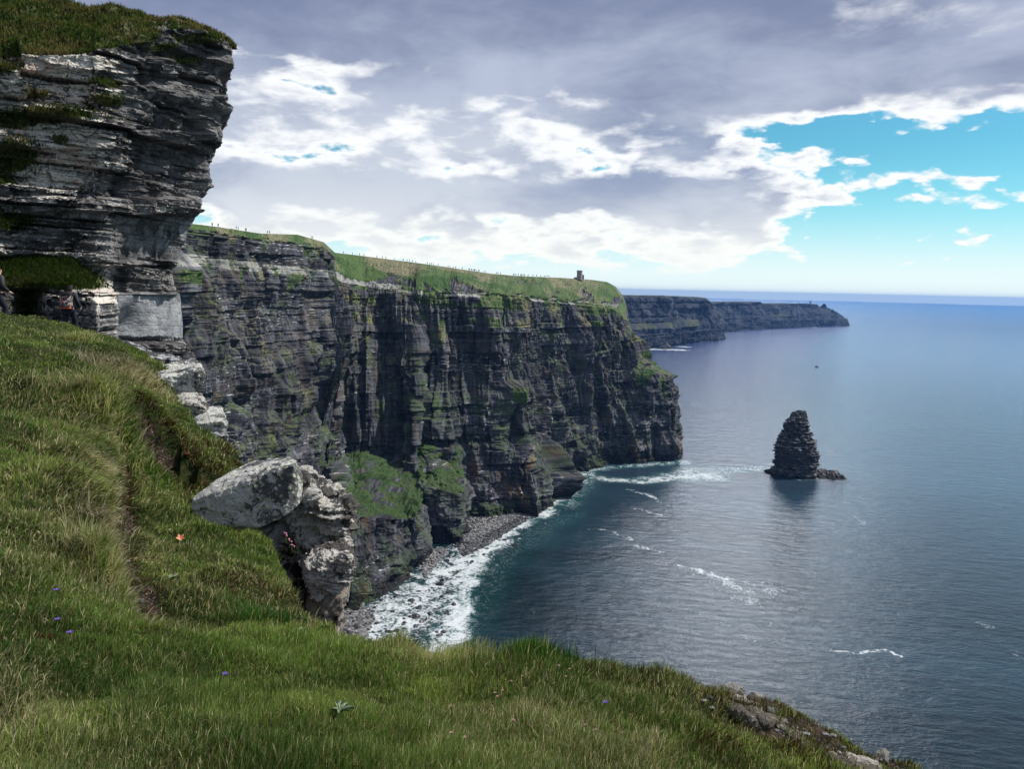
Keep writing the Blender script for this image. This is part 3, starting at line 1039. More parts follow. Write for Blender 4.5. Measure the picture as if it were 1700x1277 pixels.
# ================================================================== lofted rocks
def loft(name, left, right, Yc, depth, mat, na=150, nz=200, seed=1, lay=(0.5, 2.2), blk=(2.0, 7.0), amp=1.0, parent=None, vegtop=0.0, bot=-1.5):
    """left/right: outline (u, v) lists from top to foot on both sides; cross-sections are rounded blocks"""
    L_ = np.array([PY(u, v, Yc)[[0, 2]] for u, v in left])
    R_ = np.array([PY(u, v, Yc)[[0, 2]] for u, v in right])
    z1 = min(L_[0, 1], R_[0, 1])
    zt = max(L_[0, 1], R_[0, 1])
    zsx = np.concatenate([np.linspace(bot, zt, nz)])
    xl = np.interp(zsx, L_[::-1, 1], L_[::-1, 0])
    xr = np.interp(zsx, R_[::-1, 1], R_[::-1, 0])
    ang = np.linspace(0, 2*PI, na, endpoint=False)
    cx, hw = (xl+xr)/2, np.maximum((xr-xl)/2, 0.02)
    ex = 0.75
    ca_, sa_ = np.cos(ang), np.sin(ang)
    bx = np.sign(ca_)*np.abs(ca_)**ex
    by = np.sign(sa_)*np.abs(sa_)**ex
    X = cx[None, :] + hw[None, :]*bx[:, None]
    dpt = depth*(0.35+0.65*(hw/hw.max()))
    Y = Yc + dpt[None, :]*by[:, None]
    Z = zsx[None, :]*np.ones_like(X)
    per = ang[:, None]*hw.max()*np.ones_like(X)
    sc_ = hw.max()
    bl = layers(bot-2, zt+2, lay[0], lay[1], seed)
    l_, b_, _ = blocks(per, Z, bl, blk[0], blk[1], seed)
    nse = fbm(X/sc_*2.2, Y/sc_*2.2, Z/sc_*2.2+seed, 4, 0.6)
    nf = fbm(X/sc_*9, Y/sc_*9, Z/sc_*9+seed, 3, 0.6)
    dsp = amp*(0.6*l_+0.75*b_+1.2*nse+0.6*nf)*np.clip(hw/(0.55*hw.max()), 0.15, 1)[None, :]
    dsp *= sstep(zt-Z, 0, (zt-bot)*0.04)*0.8+0.2
    tipw = sstep(zt-Z, (zt-bot)*0.10, 0)
    Z = Z - tipw*np.abs(fbm(X/sc_*4+0.3, Y/sc_*4, seed+0.4, 3, 0.6))*(zt-bot)*0.09
    X = X + ca_[:, None]*dsp
    Y = Y + sa_[:, None]*dsp
    Pl = np.stack([X, Y, Z], -1)
    Pl = np.concatenate([Pl, Pl[:1]], 0)
    capc = Pl[:-1, -1].mean(0)
    cap = np.repeat(capc[None], Pl.shape[0], 0)[:, None]
    cap[..., 2] -= (zt-bot)*0.015
    Pl = np.concatenate([Pl, cap], 1)
    per = np.concatenate([per, per[:1]], 0)
    per = np.concatenate([per, per[:, -1:]], 1)
    veg_ = sstep(Pl[..., 2], zt-vegtop, zt) if vegtop > 0 else np.zeros(Pl.shape[:2])
    me = grid_mesh(name, Pl, {'rockuv': np.stack([per, Pl[..., 2], Pl[..., 2]*0+50], -1), 'veg': veg_*0.7}, False)
    return link(name, me, mat, parent)


def zo(pts, s, ox, oy):
    return [(ox+x/s, oy+y/s) for x, y in pts]


def stack_material():
    m, n = material('stack_rock')
    geo = n.n('ShaderNodeNewGeometry')
    pos = geo.outputs['Position']
    nz = n.sep(geo.outputs['Normal'])[2]
    px, py, pz_ = n.sep(pos)
    tl = n.add(pz_, n.mul(px, 0.10))
    a = n.noise(n.comb(n.mul(px, 0.05), n.mul(py, 0.05), n.mul(tl, 0.85)), 1.0, 6, 0.7)
    b = n.noise(pos, 0.35, 6, 0.65)
    c = n.mix(n.ss(a, 0.40, 0.62), (0.012, 0.012, 0.015), (0.070, 0.068, 0.070))
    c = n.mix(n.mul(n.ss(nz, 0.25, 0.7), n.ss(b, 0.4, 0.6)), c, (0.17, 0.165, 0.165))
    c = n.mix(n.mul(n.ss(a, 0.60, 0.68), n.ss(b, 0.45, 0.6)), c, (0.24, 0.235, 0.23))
    c = n.mix(n.mul(n.ss(n.attr('veg'), 0.2, 0.5), n.ss(b, 0.45, 0.6)), c, (0.045, 0.065, 0.020))
    c = n.mix(n.ss(n.add(pz_, n.mul(b, 3)), 5.5, 3.0), c, (0.014, 0.011, 0.010))
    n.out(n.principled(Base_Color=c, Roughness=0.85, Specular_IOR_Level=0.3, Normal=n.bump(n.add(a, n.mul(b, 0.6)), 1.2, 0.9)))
    return m


MAT_STACK = stack_material()
st_Y = PZ(1319, 792)[1]
stk = empty('sea_stack', (PY(1319, 792, st_Y)[0], st_Y, 0))
tag(stk, 'tall dark layered rock stack standing alone in the open sea', 'sea stack')


def reparent(o, par):
    o.parent = par
    o.matrix_parent_inverse = Matrix.Translation(-Vector(par.location))
    return o


lft = zo([(560, 90), (535, 92), (470, 118), (432, 180), (358, 236), (352, 405), (312, 430), (300, 470), (252, 482), (250, 530), (222, 545), (232, 680), (228, 850), (190, 872), (182, 905), (200, 935)], 7.98, 1260, 670)
rgt = zo([(608, 90), (625, 220), (645, 330), (682, 462), (735, 490), (722, 590), (748, 632), (738, 780), (726, 885), (735, 960)], 7.98, 1260, 670)
reparent(loft('pillar', lft, rgt, st_Y+6, 15, MAT_STACK, 220, 230, 5, (0.5, 2.0), (2.5, 8.0), 2.4, None, 8.0), stk)


def reef(name, u0, u1, v0, v1, hgt, seed, parent=None, mat=None, wob=0.5):
    a_ = PZ(u0, (v0+v1)/2)
    b_ = PZ(u1, (v0+v1)/2)
    yd = abs(PZ(u0, v0)[1]-PZ(u0, v1)[1])/2
    nx_, ny_ = 90, 40
    X, Y = np.meshgrid(np.linspace(a_[0], b_[0], nx_), np.linspace(-yd, yd, ny_)+a_[1], indexing='ij')
    tx = (X-a_[0])/(b_[0]-a_[0])*2-1
    ty = (Y-a_[1])/yd
    e = 1-(np.abs(tx)**3+np.abs(ty)**2)
    sz = (b_[0]-a_[0])
    nn = fbm(X/sz*5, Y/sz*5, seed, 4, 0.6)
    cz = h01(np.floor((X+3*nn)/sz*14).astype(int), np.floor((Y+2*nn)/sz*14).astype(int), seed)
    Zr = hgt*(np.clip(e+wob*nn, -0.4, 1)*0.9*(0.55+0.6*cz)) - 0.3
    me = grid_mesh(name, np.stack([X, Y, Zr], -1), {'veg': np.zeros_like(X), 'rockuv': np.stack([X, Zr, Zr*0+50], -1)}, False)
    return link(name, me, mat or MAT_STACK, parent)


reparent(reef('reef', 1343, 1397, 781, 796, 5.2, 3), stk)
reparent(reef('reef', 1269, 1300, 780, 789, 3.4, 4), stk)
# needle beside the tip of the cliff
nd = loft('rock_needle', [(1117, 676), (1113.5, 682), (1115, 700), (1114, 715), (1116, 735), (1118, 762)], [(1121.5, 676), (1121.5, 690), (1120, 705), (1121.5, 715), (1123, 738), (1127, 764)],
          PZ(1122, 764)[1]+8, 7, MAT_STACK, 60, 120, 8, (1, 3), (2, 5), 0.5, None, 3)
tag(nd, 'thin dark rock needle leaning against the far tip of the big cliff', 'rock')
ns = loft('sea_stack', [(1103.5, 567.5), (1099, 573), (1091, 578), (1088, 580)], [(1105, 567.5), (1110, 572), (1113, 577), (1114.5, 580)], PZ(1102, 579)[1]+10, 25, MAT_STACK, 60, 40, 9, (2, 6), (6, 15), 2.0)
tag(ns, 'small conical dark rock in the surf below the distant headland', 'sea stack')
for (l_, r_, lb_) in (([(1366.5, 504.2), (1364.5, 507), (1360, 510)], [(1370, 504.4), (1372, 507), (1372.5, 511)], 'blocky rock knob on the ridge of the farthest headland'),
                      ([(1382.3, 513.5), (1381.5, 516), (1380.5, 518)], [(1382.9, 513.5), (1383.4, 516), (1384, 519)], 'small rock spike on the falling nose of the farthest headland')):
    Yk = PZ(1368, 542)[1]+95
    zb = PY(l_[-1][0], l_[-1][1], Yk)[2]-6
    k_ = loft('rock', l_, r_, Yk, 9, MAT_HEAD, 40, 30, 13, (2, 5), (4, 9), 0.8, None, 0, zb)
    tag(k_, lb_, 'rock')


# ================================================================== box / prism helpers
class MB:
    def __init__(s):
        s.V, s.F = [], []

    def box(s, x0, x1, y0, y1, z0, z1):
        b = len(s.V)
        s.V += [(x, y, z) for z in (z0, z1) for y in (y0, y1) for x in (x0, x1)]
        s.F += [tuple(b+i for i in f) for f in ((0, 2, 3, 1), (4, 5, 7, 6), (0, 1, 5, 4), (1, 3, 7, 5), (3, 2, 6, 7), (2, 0, 4, 6))]
        return s

    def tube(s, pts, rad, seg=8, cap=True):
        b = len(s.V)
        pts = [Vector(p) for p in pts]
        for i, p in enumerate(pts):
            t = (pts[min(i+1, len(pts)-1)]-pts[max(i-1, 0)]).normalized()
            a = t.cross(Vector((0, 0, 1)) if abs(t.z) < 0.9 else Vector((1, 0, 0))).normalized()
            c = t.cross(a)
            r = rad[i] if hasattr(rad, '__len__') else rad
            for k in range(seg):
                q = p + a*math.cos(2*PI*k/seg)*r + c*math.sin(2*PI*k/seg)*r
                s.V.append(tuple(q))
        for i in range(len(pts)-1):
            for k in range(seg):
                k2 = (k+1) % seg
                s.F.append((b+i*seg+k, b+i*seg+k2, b+(i+1)*seg+k2, b+(i+1)*seg+k))
        if cap:
            s.F.append(tuple(b+k for k in range(seg))[::-1])
            s.F.append(tuple(b+(len(pts)-1)*seg+k for k in range(seg)))
        return s

    def build(s, name, mat, parent=None, bevel=0.0, smooth=False):
        me = data_from_np(name, s.V, s.F, smooth)
        if bevel:
            bm = bmesh.new()
            bm.from_mesh(me)
            bmesh.ops.bevel(bm, geom=bm.edges[:]+bm.verts[:], offset=bevel, segments=1, affect='EDGES', clamp_overlap=True)
            bm.to_mesh(me)
            bm.free()
        return link(name, me, mat, parent)


# ================================================================== round lookout tower on the big cliff
MAT_STONE = plain_material('tower_stone', (0.27, 0.245, 0.24), 0.9, 0.35, 0.9)
MAT_SLIT = plain_material('dark_opening', (0.01, 0.01, 0.012), 0.9)
tp = crest_point(957)
tw = empty('lookout_tower', (tp[0], tp[1]-4, tp[2]-1.0), R(12))
tag(tw, 'small grey stone lookout tower with battlements on the green cliff top', 'tower')


def ring(r0, r1, z0, z1, seg=28):
    m_ = MB()
    m_.tube([(0, 0, z0), (0, 0, z1)], [r0, r1], seg)
    return m_


pxm = tp[1]/F
kw = 9.3*pxm/2
hh = 15.0*pxm
t1 = ring(kw*1.02, kw*0.95, 0, hh*0.9).build('tower_wall', MAT_STONE, tw)
for k in range(9):
    a_ = k*2*PI/9
    mm = MB().box(-0.62, 0.62, kw*0.86, kw*1.0, hh*0.9, hh*1.03)
    o_ = mm.build('merlon', MAT_STONE, tw)
    o_.rotation_euler = (0, 0, a_)
ring(kw*1.04, kw*1.04, hh*0.86, hh*0.90).build('string_course', MAT_STONE, tw)
rw = MB().box(kw*0.80, kw*1.55, -1.2, 1.3, 0, hh*0.56).build('stair_turret', MAT_STONE, tw)
MB().box(-kw*2.0, -kw*1.0, -0.4, 0.4, 0, hh*0.27).build('low_wall', MAT_STONE, tw)
for zz_ in (0.30, 0.66):
    MB().box(-0.28, 0.28, -kw*1.06, -kw*0.9, hh*zz_-0.7, hh*zz_+0.5).build('window', MAT_SLIT, tw)
# tower ruin on the last headland
Yh = PZ(1345, 543)[1]+112
q = PY(1345.3, 504.6, Yh)
tw2 = empty('signal_tower', tuple(q-np.array([0, 0, 4])))
tag(tw2, 'tiny square watch tower standing up on the farthest headland', 'tower')
ps = Yh/F
MB().box(-1.0*ps, 1.0*ps, -4, 4, 0, 4+3.0*ps).build('tower_wall', MAT_STONE, tw2)
MB().box(-1.25*ps, 1.25*ps, -4.8, 4.8, 4+3.0*ps, 4+4.6*ps).build('parapet', MAT_STONE, tw2)

# ================================================================== tour boat
bp = PZ(1355.5, 609.5)
bt = empty('boat', tuple(bp), R(12))
tag(bt, 'small dark motor boat trailing a long white wake', 'boat')
MAT_HULL = plain_material('boat_hull', (0.02, 0.022, 0.03), 0.5)
MAT_CAB = plain_material('boat_cabin', (0.08, 0.08, 0.09), 0.5)
Lb = 11.0
V_, F_ = [], []
secs = [(-1, 0.02, 0.3, 2.3), (-0.8, 1.2, 0.0, 1.9), (-0.3, 1.7, -0.3, 1.6), (0.4, 1.75, -0.3, 1.45), (1.0, 1.5, -0.1, 1.45)]
for (t, wd, zk, zd) in secs:
    x_ = t*Lb/2
    V_ += [(x_, -wd, zd), (x_, -wd*0.7, 0.2), (x_, 0, zk), (x_, wd*0.7, 0.2), (x_, wd, zd)]
for i in range(len(secs)-1):
    for k in range(4):
        F_.append((i*5+k, i*5+k+1, (i+1)*5+k+1, (i+1)*5+k))
    F_.append((i*5+4, i*5, (i+1)*5, (i+1)*5+4))
F_.append((20, 21, 22, 23, 24))
link('hull', data_from_np('hull', V_, F_), MAT_HULL, bt)
MB().box(-1.6, 2.2, -1.1, 1.1, 1.5, 3.6).build('cabin', MAT_CAB, bt, 0.15)
MB().box(-1.72, -1.58, -0.9, 0.9, 2.5, 3.3).build('windscreen', MAT_SLIT, bt)
MB().tube([(0.4, 0, 3.6), (0.4, 0, 5.8)], 0.07, 6).build('mast', MAT_CAB, bt)


# ================================================================== figures
def skin_body(name, joints, edges, mat, sub=1, parent=None):
    me = bpy.data.meshes.new(name)
    names = list(joints)
    me.from_pydata([joints[k][0] for k in names], [(names.index(a), names.index(b)) for a, b in edges], [])
    o = bpy.data.objects.new(name, me)
    C.objects.link(o)
    md = o.modifiers.new('skin', 'SKIN')
    for i, k in enumerate(names):
        r_ = joints[k][1]
        me.skin_vertices[0].data[i].radius = r_ if hasattr(r_, '__len__') else (r_, r_)
    me.skin_vertices[0].data[0].use_root = True
    sd = o.modifiers.new('sub', 'SUBSURF')
    sd.levels = sub
    sd.render_levels = sub
    dg = bpy.context.evaluated_depsgraph_get()
    ev = bpy.data.meshes.new_from_object(o.evaluated_get(dg))
    bpy.data.objects.remove(o)
    ev.name = name
    ev.polygons.foreach_set('use_smooth', np.ones(len(ev.polygons), bool))
    ev.materials.clear()
    return link(name, ev, mat, parent)


def walker_joints(stride=0.22, lean=0.05, pack=False):
    j = {
        'pelvis': ((0, 0, 0.95), (0.15, 0.11)), 'belly': ((0, -lean*0.5, 1.12), (0.14, 0.10)), 'chest': ((0, -lean, 1.34), (0.18, 0.12)),
        'neck': ((0, -lean*1.2, 1.50), 0.06), 'head': ((0, -lean*1.4, 1.60), (0.085, 0.10)), 'crown': ((0, -lean*1.4, 1.70), (0.075, 0.085)),
        'shl': ((0.19, -lean, 1.42), 0.065), 'ell': ((0.25, -lean+0.05, 1.15), 0.048), 'hal': ((0.25, -lean-0.08, 0.90), 0.038),
        'shr': ((-0.19, -lean, 1.42), 0.065), 'elr': ((-0.25, -lean-0.02, 1.15), 0.048), 'har': ((-0.25, -lean+0.05, 0.90), 0.038),
        'hl': ((0.10, 0, 0.88), 0.095), 'kl': ((0.11, -stride*0.5, 0.48), 0.065), 'al': ((0.11, -stride, 0.08), 0.045), 'tl': ((0.12, -stride-0.16, 0.035), 0.04),
        'hr': ((-0.10, 0, 0.88), 0.095), 'kr': ((-0.11, stride*0.25, 0.48), 0.065), 'ar': ((-0.11, stride*0.9, 0.10), 0.045), 'tr': ((-0.12, stride*0.9-0.16, 0.035), 0.04)}
    e = [('pelvis', 'belly'), ('belly', 'chest'), ('chest', 'neck'), ('neck', 'head'), ('head', 'crown'), ('chest', 'shl'), ('shl', 'ell'), ('ell', 'hal'),
         ('chest', 'shr'), ('shr', 'elr'), ('elr', 'har'), ('pelvis', 'hl'), ('hl', 'kl'), ('kl', 'al'), ('al', 'tl'), ('pelvis', 'hr'), ('hr', 'kr'), ('kr', 'ar'), ('ar', 'tr')]
    return j, e


MAT_W = [plain_material('dark_clothes', (0.02, 0.022, 0.03)), plain_material('grey_clothes', (0.05, 0.05, 0.06)), plain_material('brown_clothes', (0.05, 0.035, 0.03))]
jj, ee = walker_joints()
proto = skin_body('person', jj, ee, MAT_W[0], 1)
# skyline groups: (pixel u list, description of the spot)
GROUPS = [
    ([355, 365], 'walker of the two on the skyline right beside the near overhang'),
    ([394, 397.5, 409, 410.8], 'walker of the four left of the grassy hump'),
    ([445.5, 449], 'walker of the pair just left of the grassy hump'),
    ([516.5, 519], 'walker of the pair on the right end of the grassy hump'),
    ([568.5, 583.5, 596, 603.5], 'walker of the four right of the rock corner'),
    ([624.5, 633, 639], 'walker of the three on the upper green ridge'),
    ([651.5, 667.5, 673.7, 676.8, 682.5, 687.5], 'walker of the six strung along the upper green ridge'),
    ([706.5, 711, 713.7, 716.3, 724], 'walker of the five bunched halfway down the ridge line'),
    ([741.5, 744, 749.5, 753.5, 764.5], 'walker of the five before the dense crowd'),
    ([774.5, 776.7, 778.5, 780, 782.5, 784.5, 785.7, 787.5, 790.5, 791.5], 'walker of the dense crowd halfway to the tower'),
    ([800.5, 802.5], 'walker of the pair right of the dense crowd'),
    ([820.5, 823.5, 826.7], 'walker of the three spaced figures before the far crowd'),
    ([847.5, 849, 852.5, 856, 860.2, 861.5, 862.8, 865.5, 866.3], 'walker of the far crowd to the left of the tower'),
    ([872.5, 880.5, 886.5, 893.5, 899, 902, 905.5, 908], 'walker of the scattered last people before the tower'),
]
ORD = ['first', 'second', 'third', 'fourth', 'fifth', 'sixth', 'seventh', 'eighth', 'ninth', 'tenth']
rp = random.Random(4)
first = True
for us, ds in GROUPS:
    for i, u_ in enumerate(us):
        p = crest_point(u_)
        o = proto if first else proto.copy()
        if not first:
            C.objects.link(o)
        first = False
        o.location = (p[0], p[1]-0.6, p[2]-0.05)
        s_ = rp.uniform(0.98, 1.12)*1.2
        o.scale = (s_*1.3, s_*1.3, s_)
        o.rotation_euler = (0, 0, rp.uniform(0, 6.28))
        if len(us) == 2:
            w_ = ('left', 'right')[i]
        elif len(us) == 1:
            w_ = 'only'
        else:
            w_ = ORD[i]+' from left'
        w2 = ds.split(' ')
        w2 = ' '.join(w2)
        tag(o, w_+' '+w2, 'person', 'people walking along the cliff top path')
# the gull
gb = PY(928, 438, 600)
gj = MB()
gj.V = [(0, -.25, 0), (0.1, 0, 0.03), (-0.1, 0, 0.03), (0, .3, 0), (0.75, 0.05, 0.28), (1.35, 0.25, 0.12), (-0.75, 0.05, 0.28), (-1.35, 0.25, 0.12), (0.1, .12, 0), (-.1, .12, 0), (0, 0, -0.09)]
gj.F = [(0, 1, 2), (1, 8, 3), (2, 3, 9), (1, 2, 3), (1, 4, 8), (4, 5, 8), (2, 9, 6), (6, 9, 7), (0, 10, 1), (0, 2, 10), (10, 3, 8, 1), (10, 2, 9, 3)]
gl = gj.build('gull', MAT_W[1])
gl.location = tuple(gb)
tag(gl, 'tiny dark gull flying over the ridge, left of the stone tower', 'bird')

# ================================================================== shore: shingle and boulders in the surf
def np_rock(seed, sub=2):
    bm = bmesh.new()
    bmesh.ops.create_icosphere(bm, subdivisions=sub, radius=1)
    r_ = np.random.default_rng(seed)
    cuts = r_.normal(size=(9, 3))
    cuts /= np.linalg.norm(cuts, axis=1)[:, None]
    dd_ = r_.uniform(0.55, 0.85, 9)
    for v in bm.verts:
        p = np.array(v.co)
        for c_, k_ in zip(cuts, dd_):
            e = p@c_ - k_
            if e > 0:
                p = p - c_*e
        v.co = p*(1+0.06*r_.normal())
    me = bpy.data.meshes.new('rock')
    bm.to_mesh(me)
    bm.free()
    return me


m_, n_ = material('wet_boulder')
ps_ = n_.n('ShaderNodeNewGeometry').outputs['Position']
aa = n_.noise(ps_, 0.8, 5, 0.6)
n_.out(n_.principled(Base_Color=n_.mix(n_.ss(aa, 0.35, 0.65), (0.010, 0.010, 0.012), (0.055, 0.055, 0.060)), Roughness=0.45, Specular_IOR_Level=0.5))
MAT_WET = m_
rock_me = [np_rock(100+i) for i in range(6)]
for me_ in rock_me:
    me_.materials.append(MAT_WET)
rs = np.random.default_rng(12)


def in_px_poly(u, v, poly):
    c_ = False
    for i in range(len(poly)):
        x0, y0 = poly[i]
        x1, y1 = poly[i-1]
        if (y0 > v) != (y1 > v) and u < (x1-x0)*(v-y0)/(y1-y0)+x0:
            c_ = not c_
    return c_


SURF = [(600, 1065), (735, 1065), (765, 975), (800, 925), (845, 885), (905, 845), (880, 842), (840, 868), (770, 905), (712, 940), (650, 985), (600, 1015)]
BIG = [(731, 971, 3.2), (690, 1025, 3.2), (701, 1032, 2.4), (714, 1020, 1.8), (683, 998, 2.2), (745, 984, 2.2), (734, 992, 1.8), (742, 932, 2.4), (749, 938, 2.0), (856, 906, 2.8), (733, 964, 2),
       (695, 1010, 2.0), (660, 1048, 2.2), (672, 1035, 1.5), (645, 1050, 2.4), (838, 897, 1.8), (722, 1012, 1.2), (760, 950, 1.6), (700, 1052, 1.2), (925, 856, 1.8), (905, 870, 1.3), (920, 812, 2), (940, 822, 1.6), (700, 948, 2.0), (748, 925, 1.6)]
ORDL = ['nearest', 'second', 'third', 'fourth', 'fifth', 'sixth', 'seventh', 'eighth', 'ninth', 'tenth', 'eleventh', 'twelfth', 'thirteenth', 'fourteenth', 'fifteenth', 'sixteenth', 'seventeenth',
        'eighteenth', 'nineteenth', 'twentieth', 'twenty first', 'twenty second', 'twenty third', 'twenty fourth', 'farthest']
rank = list(np.argsort(np.argsort([-b_[1] for b_ in BIG], kind='stable'), kind='stable'))
lst = [(u, v, s) for u, v, s in BIG]
while len(lst) < 190:
    u, v = rs.uniform(600, 905), rs.uniform(842, 1065)
    if in_px_poly(u, v, SURF):
        lst.append((u, v, 0.55+1.3*rs.random()**2.5))
for i, (u, v, s) in enumerate(lst):
    p = PZ(u, v)
    o = bpy.data.objects.new('sea_rock', rock_me[i % 6])
    C.objects.link(o)
    o.location = (p[0], p[1], 0.05*s)
    o.scale = (s*rs.uniform(0.9, 1.4), s*rs.uniform(0.8, 1.1), s*rs.uniform(0.45, 0.7))
    o.rotation_euler = (rs.uniform(-.2, .2), rs.uniform(-.2, .2), rs.uniform(0, 6.28))
    if i < len(BIG):
        lab = 'large dark wet boulder in the white surf, '+ORDL[rank[i]]+' from the viewer'
        g_ = 'large boulders in the surf'
    else:
        lab = 'small dark wet boulder washed by foam along the cliff foot'
        g_ = 'small boulders in the surf'
    tag(o, lab, 'boulder', g_)

# shingle beaches: one heap of countless cobbles each
m_, n_ = material('shingle_stone')
cc = n_.attr('cv')
n_.out(n_.principled(Base_Color=n_.mix(cc, (0.035, 0.035, 0.040), (0.38, 0.375, 0.37)), Roughness=0.8, Specular_IOR_Level=0.3))
MAT_SHING = m_
ico = bmesh.new()
bmesh.ops.create_icosphere(ico, subdivisions=1, radius=1)
IV = np.array([v.co[:] for v in ico.verts])
IF = np.array([[v.index for v in f.verts] for f in ico.faces])
ico.free()


def shingle(poly, count, size, zt, light, lab):
    us = [p[0] for p in poly]
    vs = [p[1] for p in poly]
    Vs, cs = [], []
    k = 0
    while k < count:
        u, v = rs.uniform(min(us), max(us)), rs.uniform(min(vs), max(vs))
        if not in_px_poly(u, v, poly):
            continue
        p = PZ(u, v, 0.0)
        s = size*(0.5+rs.random()**2)
        Q = IV*np.array([s*rs.uniform(.8, 1.4), s*rs.uniform(.8, 1.2), s*rs.uniform(.5, .8)])*(1+0.12*rs.normal(size=(len(IV), 1)))
        Vs.append(Q+np.array([p[0], p[1], zt*rs.random()]))
        cs.append(np.full(len(IV), np.clip(rs.normal(light, 0.25), 0, 1)))
        k += 1
    Vs = np.concatenate(Vs)
    Fs = (IF[None]+(np.arange(count)*len(IV))[:, None, None]).reshape(-1, 3)
    me = raw_mesh('shingle', Vs, Fs, np.full(len(Fs), 3), {'cv': np.concatenate(cs)})
    o = link('shingle', me, MAT_SHING)
    tag(o, lab, 'shingle', None, 'stuff')


shingle([(768, 862), (800, 853), (850, 850), (868, 856), (845, 868), (800, 893), (770, 903), (764, 880)], 2600, 0.75, 1.2, 0.45, 'pale grey shingle beach in the cove between the two green spurs and the buttress')
shingle([(706, 915), (735, 910), (745, 918), (728, 935), (706, 962), (700, 945)], 900, 0.7, 1.2, 0.5, 'small patch of pale shingle at the foot of the nearer green spur')
shingle([(560, 1085), (560, 1020), (600, 1005), (622, 1030), (600, 1070)], 1500, 1.1, 1.2, 0.22, 'dark grey cobbles in the corner below the lichened foreground rocks')
shingle([(755, 905), (850, 858), (905, 848), (870, 868), (812, 905), (770, 925)], 1800, 0.8, 0.6, 0.06, 'dark wet stones along the edge of the surf beneath the buttress')

# ================================================================== near cliff (upper left)
SIL = np.array([(40, 384), (75, 383), (88, 384), (96, 388), (107, 388), (109, 366), (125, 361), (145, 366), (165, 366), (177, 381), (185, 380), (192, 363), (215, 361), (238, 357),
                (241, 349), (262, 346), (285, 352), (300, 355), (312, 347), (325, 331), (340, 330), (350, 322), (372, 318), (385, 311), (400, 308), (408, 300), (438, 291),
                (445, 292), (470, 295), (500, 297), (540, 300), (600, 299), (800, 300)], float)
YC = 41.0
silz = np.array([PY(u, v, YC)[2] for v, u in SIL])      # descending


def corner_u(z):
    return np.interp(z, silz[::-1], SIL[::-1, 1])


# path knots: t, u at eye level, Y
nt = 640
tt = np.linspace(0, 1, nt)
tk = [0.0, 0.12, 0.22, 0.56, 0.86, 0.90, 1.0]
uk = [-420, -110, 0, 172, 1e3, 1e3, 1e3]
Yk = [29.5, 32.0, 33.2, 35.2, YC, YC+3, YC+34]
Yt = np.interp(tt, tk, Yk)
zbot = H-9.0
ztopv = np.interp(np.interp(tt, tk, [-420, -110, 0, 172, 383, 383, 383]), [-420, -110, 20, 100, 150, 200, 250, 300, 350, 383], [120, 100, 99, 98, 92, 72, 50, 47, 57, 78])
nzr = 560
NG = 90
zr0 = np.array([PY(np.interp(t, tk, [-420, -110, 0, 172, 383, 375, 330]), v, y)[2] for t, v, y in zip(tt, ztopv, Yt)])
fz = np.linspace(0, 1, nzr)
Zc = zr0[:, None]*(1-fz[None, :]) + zbot*fz[None, :]
Uc = corner_u(Zc)
tcol = tt[:, None]*np.ones_like(Zc)
Ulin = np.where(tcol < 0.56, np.interp(tcol, tk, [-420, -110, 0, 172, 172, 172, 172]), 172 + (Uc-172)*np.clip((tcol-0.56)/0.30, 0, 1))
Ycol = Yt[:, None]*np.ones_like(Zc)


def u_to_x(u, z, Y):                                     # world x of pixel column u for a point at (Y, z)
    # ray(u, v): solve v from z, roll is small so one pass is enough
    v = 478 + (u-850)*0.0218 - (z-H)*F/Y
    for _ in range(2):
        dd_ = (fw[:, None]*F + rt[:, None]*(u.ravel()-850) - up[:, None]*(v.ravel()-638.5))
        zc = H + dd_[2]*Y.ravel()/dd_[1]
        v = v + ((zc - z.ravel())*F/Y.ravel()).reshape(v.shape)
    dd_ = (fw[:, None]*F + rt[:, None]*(u.ravel()-850) - up[:, None]*(v.ravel()-638.5))
    return (dd_[0]*Y.ravel()/dd_[1]).reshape(u.shape), v


Xc, Vc = u_to_x(Ulin, Zc, np.minimum(Ycol, YC))
past = np.clip((tcol-0.86)/0.14, 0, 1)
Xc = np.where(Ycol > YC, Xc*Ycol/YC - (Ycol-YC)*0.10, Xc)    # wraps back behind the corner
# vertical profile: ledges and hollows, as metres towards the viewer
pv = np.array([(-200, 0.0), (95, 0.0), (98, 0.25), (122, 0.25), (124, 0.0), (140, 0.0), (142, .25), (160, .2), (175, -.1), (214, 0.0), (218, .35), (248, .4), (250, .1), (300, -.1), (326, -.05), (331, .75), (352, .95), (356, .35), (372, .3), (374, .15),
               (425, .15), (440, 0.05), (443, -.45), (478, -.6), (484, -.5), (488, .35), (560, .45), (566, .40), (570, .9), (600, 1.0), (900, 1.2)])
prof = np.interp(Vc, pv[:, 0], pv[:, 1])
# ledge only between u 60 and 300; elsewhere weaker
lw = sstep(Ulin, 40, 70)*1.0
prof = np.where((Vc > 325) & (Vc < 440), prof*(0.35+0.65*lw), prof)
